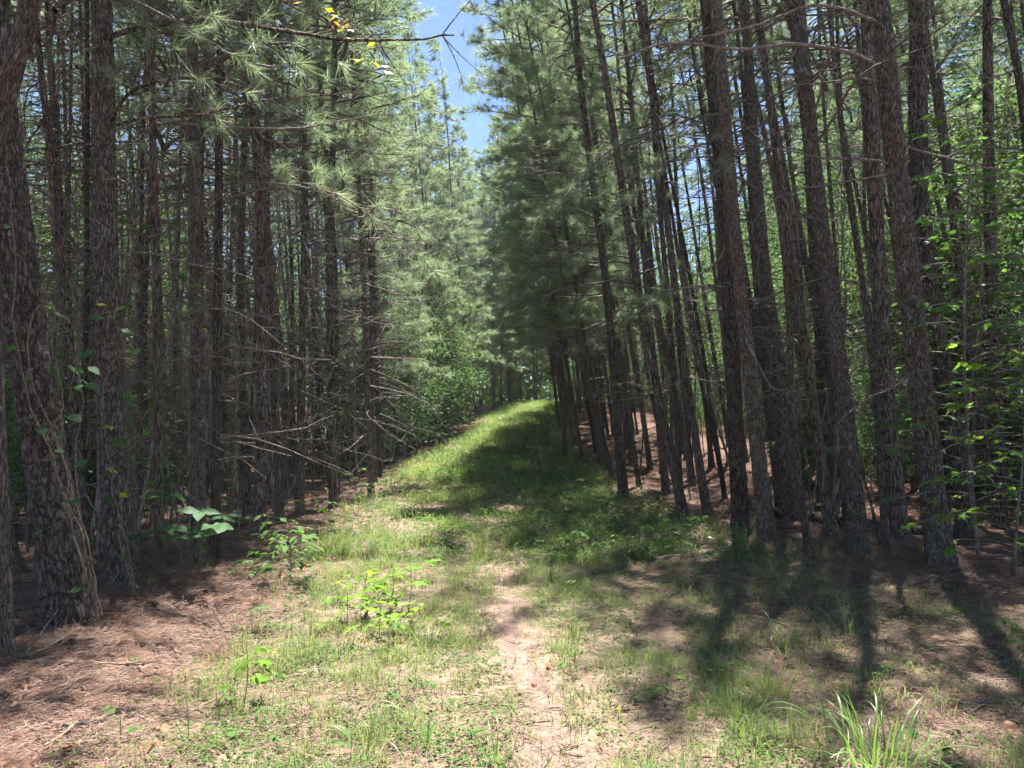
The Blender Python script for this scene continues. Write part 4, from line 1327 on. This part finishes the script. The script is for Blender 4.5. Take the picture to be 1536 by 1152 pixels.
while k < 210:
    y = 3.3 + 7 * R.random() ** 1.3; x = R.uniform(-.66, .66) * y
    gm_ = float(grass_mask(x, y))
    if R.random() < gm_ * .9 or x < -4.2 or x > 4.6:
        continue
    lay_leaf(x, y, R.uniform(.05, .13), FL, 'curled brown dead leaf lying on the pine needles', 'brown fallen leaves')
    k += 1

# --- grass, ground cover and needle litter: nobody could count these
def scatter(n, y0, y1, pw, xm, fn):
    y = y0 + (y1 - y0) * R.random(n) ** pw
    c = np.interp(y, CY, CX)
    x = c + R.uniform(-xm, xm, n) * np.minimum(1, .3 + y / 7)
    keep = (R.random(n) < fn(x, y)) & (np.abs(x) < .70 * y + .3)
    return x[keep], y[keep]

def clumpy(x, y):
    return np.clip(vnoise(x, y, 1.5) * 1.5 - .25, .05, 1) * np.clip(vnoise(x + 7, y - 3, 5.1) * 1.7 - .2, .12, 1)

def gdens(x, y):
    return grass_mask(x, y) * np.clip(1 - path_mask(x, y) * 1.05, 0, 1) * clumpy(x, y)

g = Geo()
def blades(x, y, l0, l1, wd, lean):
    n = len(x)
    a = R.uniform(0, 6.283, n)
    ll = R.uniform(l0, l1, n) * (.45 + .75 * clumpy(x, y)) * R.uniform(.5, 1.2, n)
    ln_ = R.uniform(.1, lean, n)
    d0 = np.stack([np.cos(a) * ln_ * .5, np.sin(a) * ln_ * .5, np.ones(n)], -1)
    d1 = np.stack([np.cos(a) * ln_ * 1.9, np.sin(a) * ln_ * 1.9, .75 - .55 * ln_], -1)
    side = np.stack([-np.sin(a), np.cos(a), 0 * a], -1)
    p0 = np.stack([x, y, hz(x, y) - .01], -1)
    p1 = p0 + norm(d0) * ll[:, None] * .5
    p2 = p1 + norm(d1) * ll[:, None] * .55
    w_ = (wd * R.uniform(.6, 1.3, n))[:, None]
    V = np.stack([p0 - side * w_ * .4, p0 + side * w_ * .4, p1 - side * w_ * .5, p1 + side * w_ * .5, p2], 1)
    f = (np.array(T_BLADE_F)[None] + (np.arange(n) * 5)[:, None, None]).reshape(-1, 3)
    g.add(V.reshape(-1, 3), f)
x, y = scatter(270000, 3.1, 9, 1.25, 4.4, gdens)
blades(x, y, .05, .21, .0038, 1.0)
x, y = scatter(170000, 8.5, 19, 1.2, 4.4, gdens)
blades(x, y, .08, .30, .007, .9)
x, y = scatter(120000, 18, 50, 1.15, 4.0, lambda x, y: grass_mask(x, y) * np.clip(.35 + clumpy(x, y), 0, 1))
blades(x, y, .12, .34, .016, .9)
tag(obj('grass', g.build('grass', M['grass'])), 'patchy green and straw-coloured grass covering the trail', 'grass', kind='stuff')

g = Geo()
def cover(x, y, s0, s1, hmax):
    n = len(x)
    zz = hz(x, y) + R.random(n) ** 1.5 * hmax
    a = R.uniform(0, 6.283, n)
    d = np.stack([np.cos(a), np.sin(a), R.normal(0, .3, n)], -1)
    up = norm(np.stack([R.normal(0, .4, n), R.normal(0, .4, n), np.ones(n)], -1))
    ll = R.uniform(s0, s1, n)
    Ms = frames(d, up) * np.stack([ll, ll * .7, ll], -1)[:, None, :]
    g.stamp(T_DIAMOND[0], T_DIAMOND[1], Ms, np.stack([x, y, zz], -1))
def cdens(x, y):
    return grass_mask(x, y) * np.clip(1 - path_mask(x, y) * 1.3, 0, 1) * np.clip(vnoise(x - 3, y + 5, 2.3) * 1.7 - .45, .06, 1)
x, y = scatter(190000, 3.1, 9, 1.2, 4.4, cdens); cover(x, y, .010, .030, .05)
x, y = scatter(80000, 8.5, 18, 1.2, 4.4, lambda x, y: cdens(x, y) + .5 * np.exp(-((x - np.interp(y, CY, CX) - 1.2) / .7) ** 2)); cover(x, y, .025, .05, .16)
x, y = scatter(60000, 17, 48, 1.2, 4.0, lambda x, y: grass_mask(x, y) * .7); cover(x, y, .04, .09, .22)
tag(obj('ground_cover', g.build('ground_cover', M['groundleaf'])), 'low small-leaved plants matted through the trail grass', 'ground cover', kind='stuff')

g = Geo()
def litter(x, y, l0, l1, wd):
    n = len(x)
    a = R.uniform(0, 6.283, n) + 0
    d = np.stack([np.cos(a), np.sin(a), R.normal(0, .10, n)], -1)
    up = norm(np.stack([R.normal(0, .5, n), R.normal(0, .5, n), np.ones(n)], -1))
    ll = R.uniform(l0, l1, n)
    Ms = frames(d, up) * np.stack([ll, np.full(n, wd), ll], -1)[:, None, :]
    g.stamp(np.array([[0, -.5, 0], [0, .5, 0], [.5, 0, .04], [1, -.4, 0], [1, .4, 0]]), [[0, 1, 2], [2, 4, 3]], Ms, np.stack([x, y, hz(x, y) + .004 + .03 * R.random(n) ** 2], -1))
def ldens(x, y):
    return np.clip(1.0 - .5 * grass_mask(x, y) - .15 * path_mask(x, y), .05, 1) * np.clip(vnoise(x, y, 3.3) * 1.4, .25, 1)
x, y = scatter(260000, 3.1, 10, 1.25, 5.4, ldens)
litter(x, y, .10, .22, .0034)
x, y = scatter(60000, 9, 16, 1.1, 5.4, ldens)
litter(x, y, .12, .25, .008)
# needles heaped against the feet of the nearer pines
for bx_, by_, r_ in PLACED:
    if by_ < 12:
        n = 260
        a = R.uniform(0, 6.283, n); q = r_ * R.uniform(1.15, 2.6, n)
        x = bx_ + q * np.cos(a); y = by_ + q * np.sin(a)
        d = np.stack([np.cos(a + R.normal(0, .7, n)) * -1, np.sin(a + R.normal(0, .7, n)) * -1, R.uniform(-.1, .9, n)], -1)
        ll = R.uniform(.1, .2, n)
        Ms = frames(d, norm(rdir(n) + [0, 0, 1])) * np.stack([ll, np.full(n, .004), ll], -1)[:, None, :]
        g.stamp(T_NEEDLE[0], T_NEEDLE[1], Ms, np.stack([x, y, hz(x, y) + .02], -1))
tag(obj('needle_litter', g.build('needle_litter', M['litter'])), 'loose red-brown pine needles strewn over the forest floor', 'pine litter', kind='stuff')

# small broken twigs and cone scales among the needles
g = Geo()
x, y = scatter(14000, 3.1, 11, 1.2, 5.4, ldens)
for a_, b_ in zip(x, y):
    L_ = .03 + .22 * R.random() ** 2; an = R.uniform(0, 6.283)
    z_ = float(hz(a_, b_)) + .012
    e_ = np.array([math.cos(an), math.sin(an), R.normal(0, .08)])
    p_ = np.array([a_, b_, z_])
    g.tube(np.stack([p_, p_ + e_ * L_ * .5 + R.normal(0, .006, 3), p_ + e_ * L_]), [.004, .0045, .002], 3)
tag(obj('twig_debris', g.build('twig_debris', M['vine'])), 'small broken twigs scattered over the needle litter', 'twigs', kind='stuff')


# ------------------------------------------------------------ thin summer haze hanging in the lane
hm = bpy.data.materials.new('haze')
hm.use_nodes = True
hn = hm.node_tree
hn.nodes.remove(hn.nodes['Principled BSDF'])
pv = hn.nodes.new('ShaderNodeVolumePrincipled')
pv.inputs['Color'].default_value = (.93, .97, 1, 1)
pv.inputs['Density'].default_value = .0006
pv.inputs['Anisotropy'].default_value = .2
hn.links.new(pv.outputs[0], hn.nodes['Material Output'].inputs['Volume'])
g = Geo()
x0, x1, y0, y1, z0, z1 = -310, 310, -66, 330, -2.5, 30
g.add([(x, y, z) for z in (z0, z1) for y in (y0, y1) for x in (x0, x1)], [[0, 2, 3, 1], [4, 5, 7, 6], [0, 1, 5, 4], [2, 6, 7, 3], [0, 4, 6, 2], [1, 3, 7, 5]])
tag(obj('haze', g.build('haze', hm)), 'thin bright summer haze filling the air of the lane', None, kind='stuff')
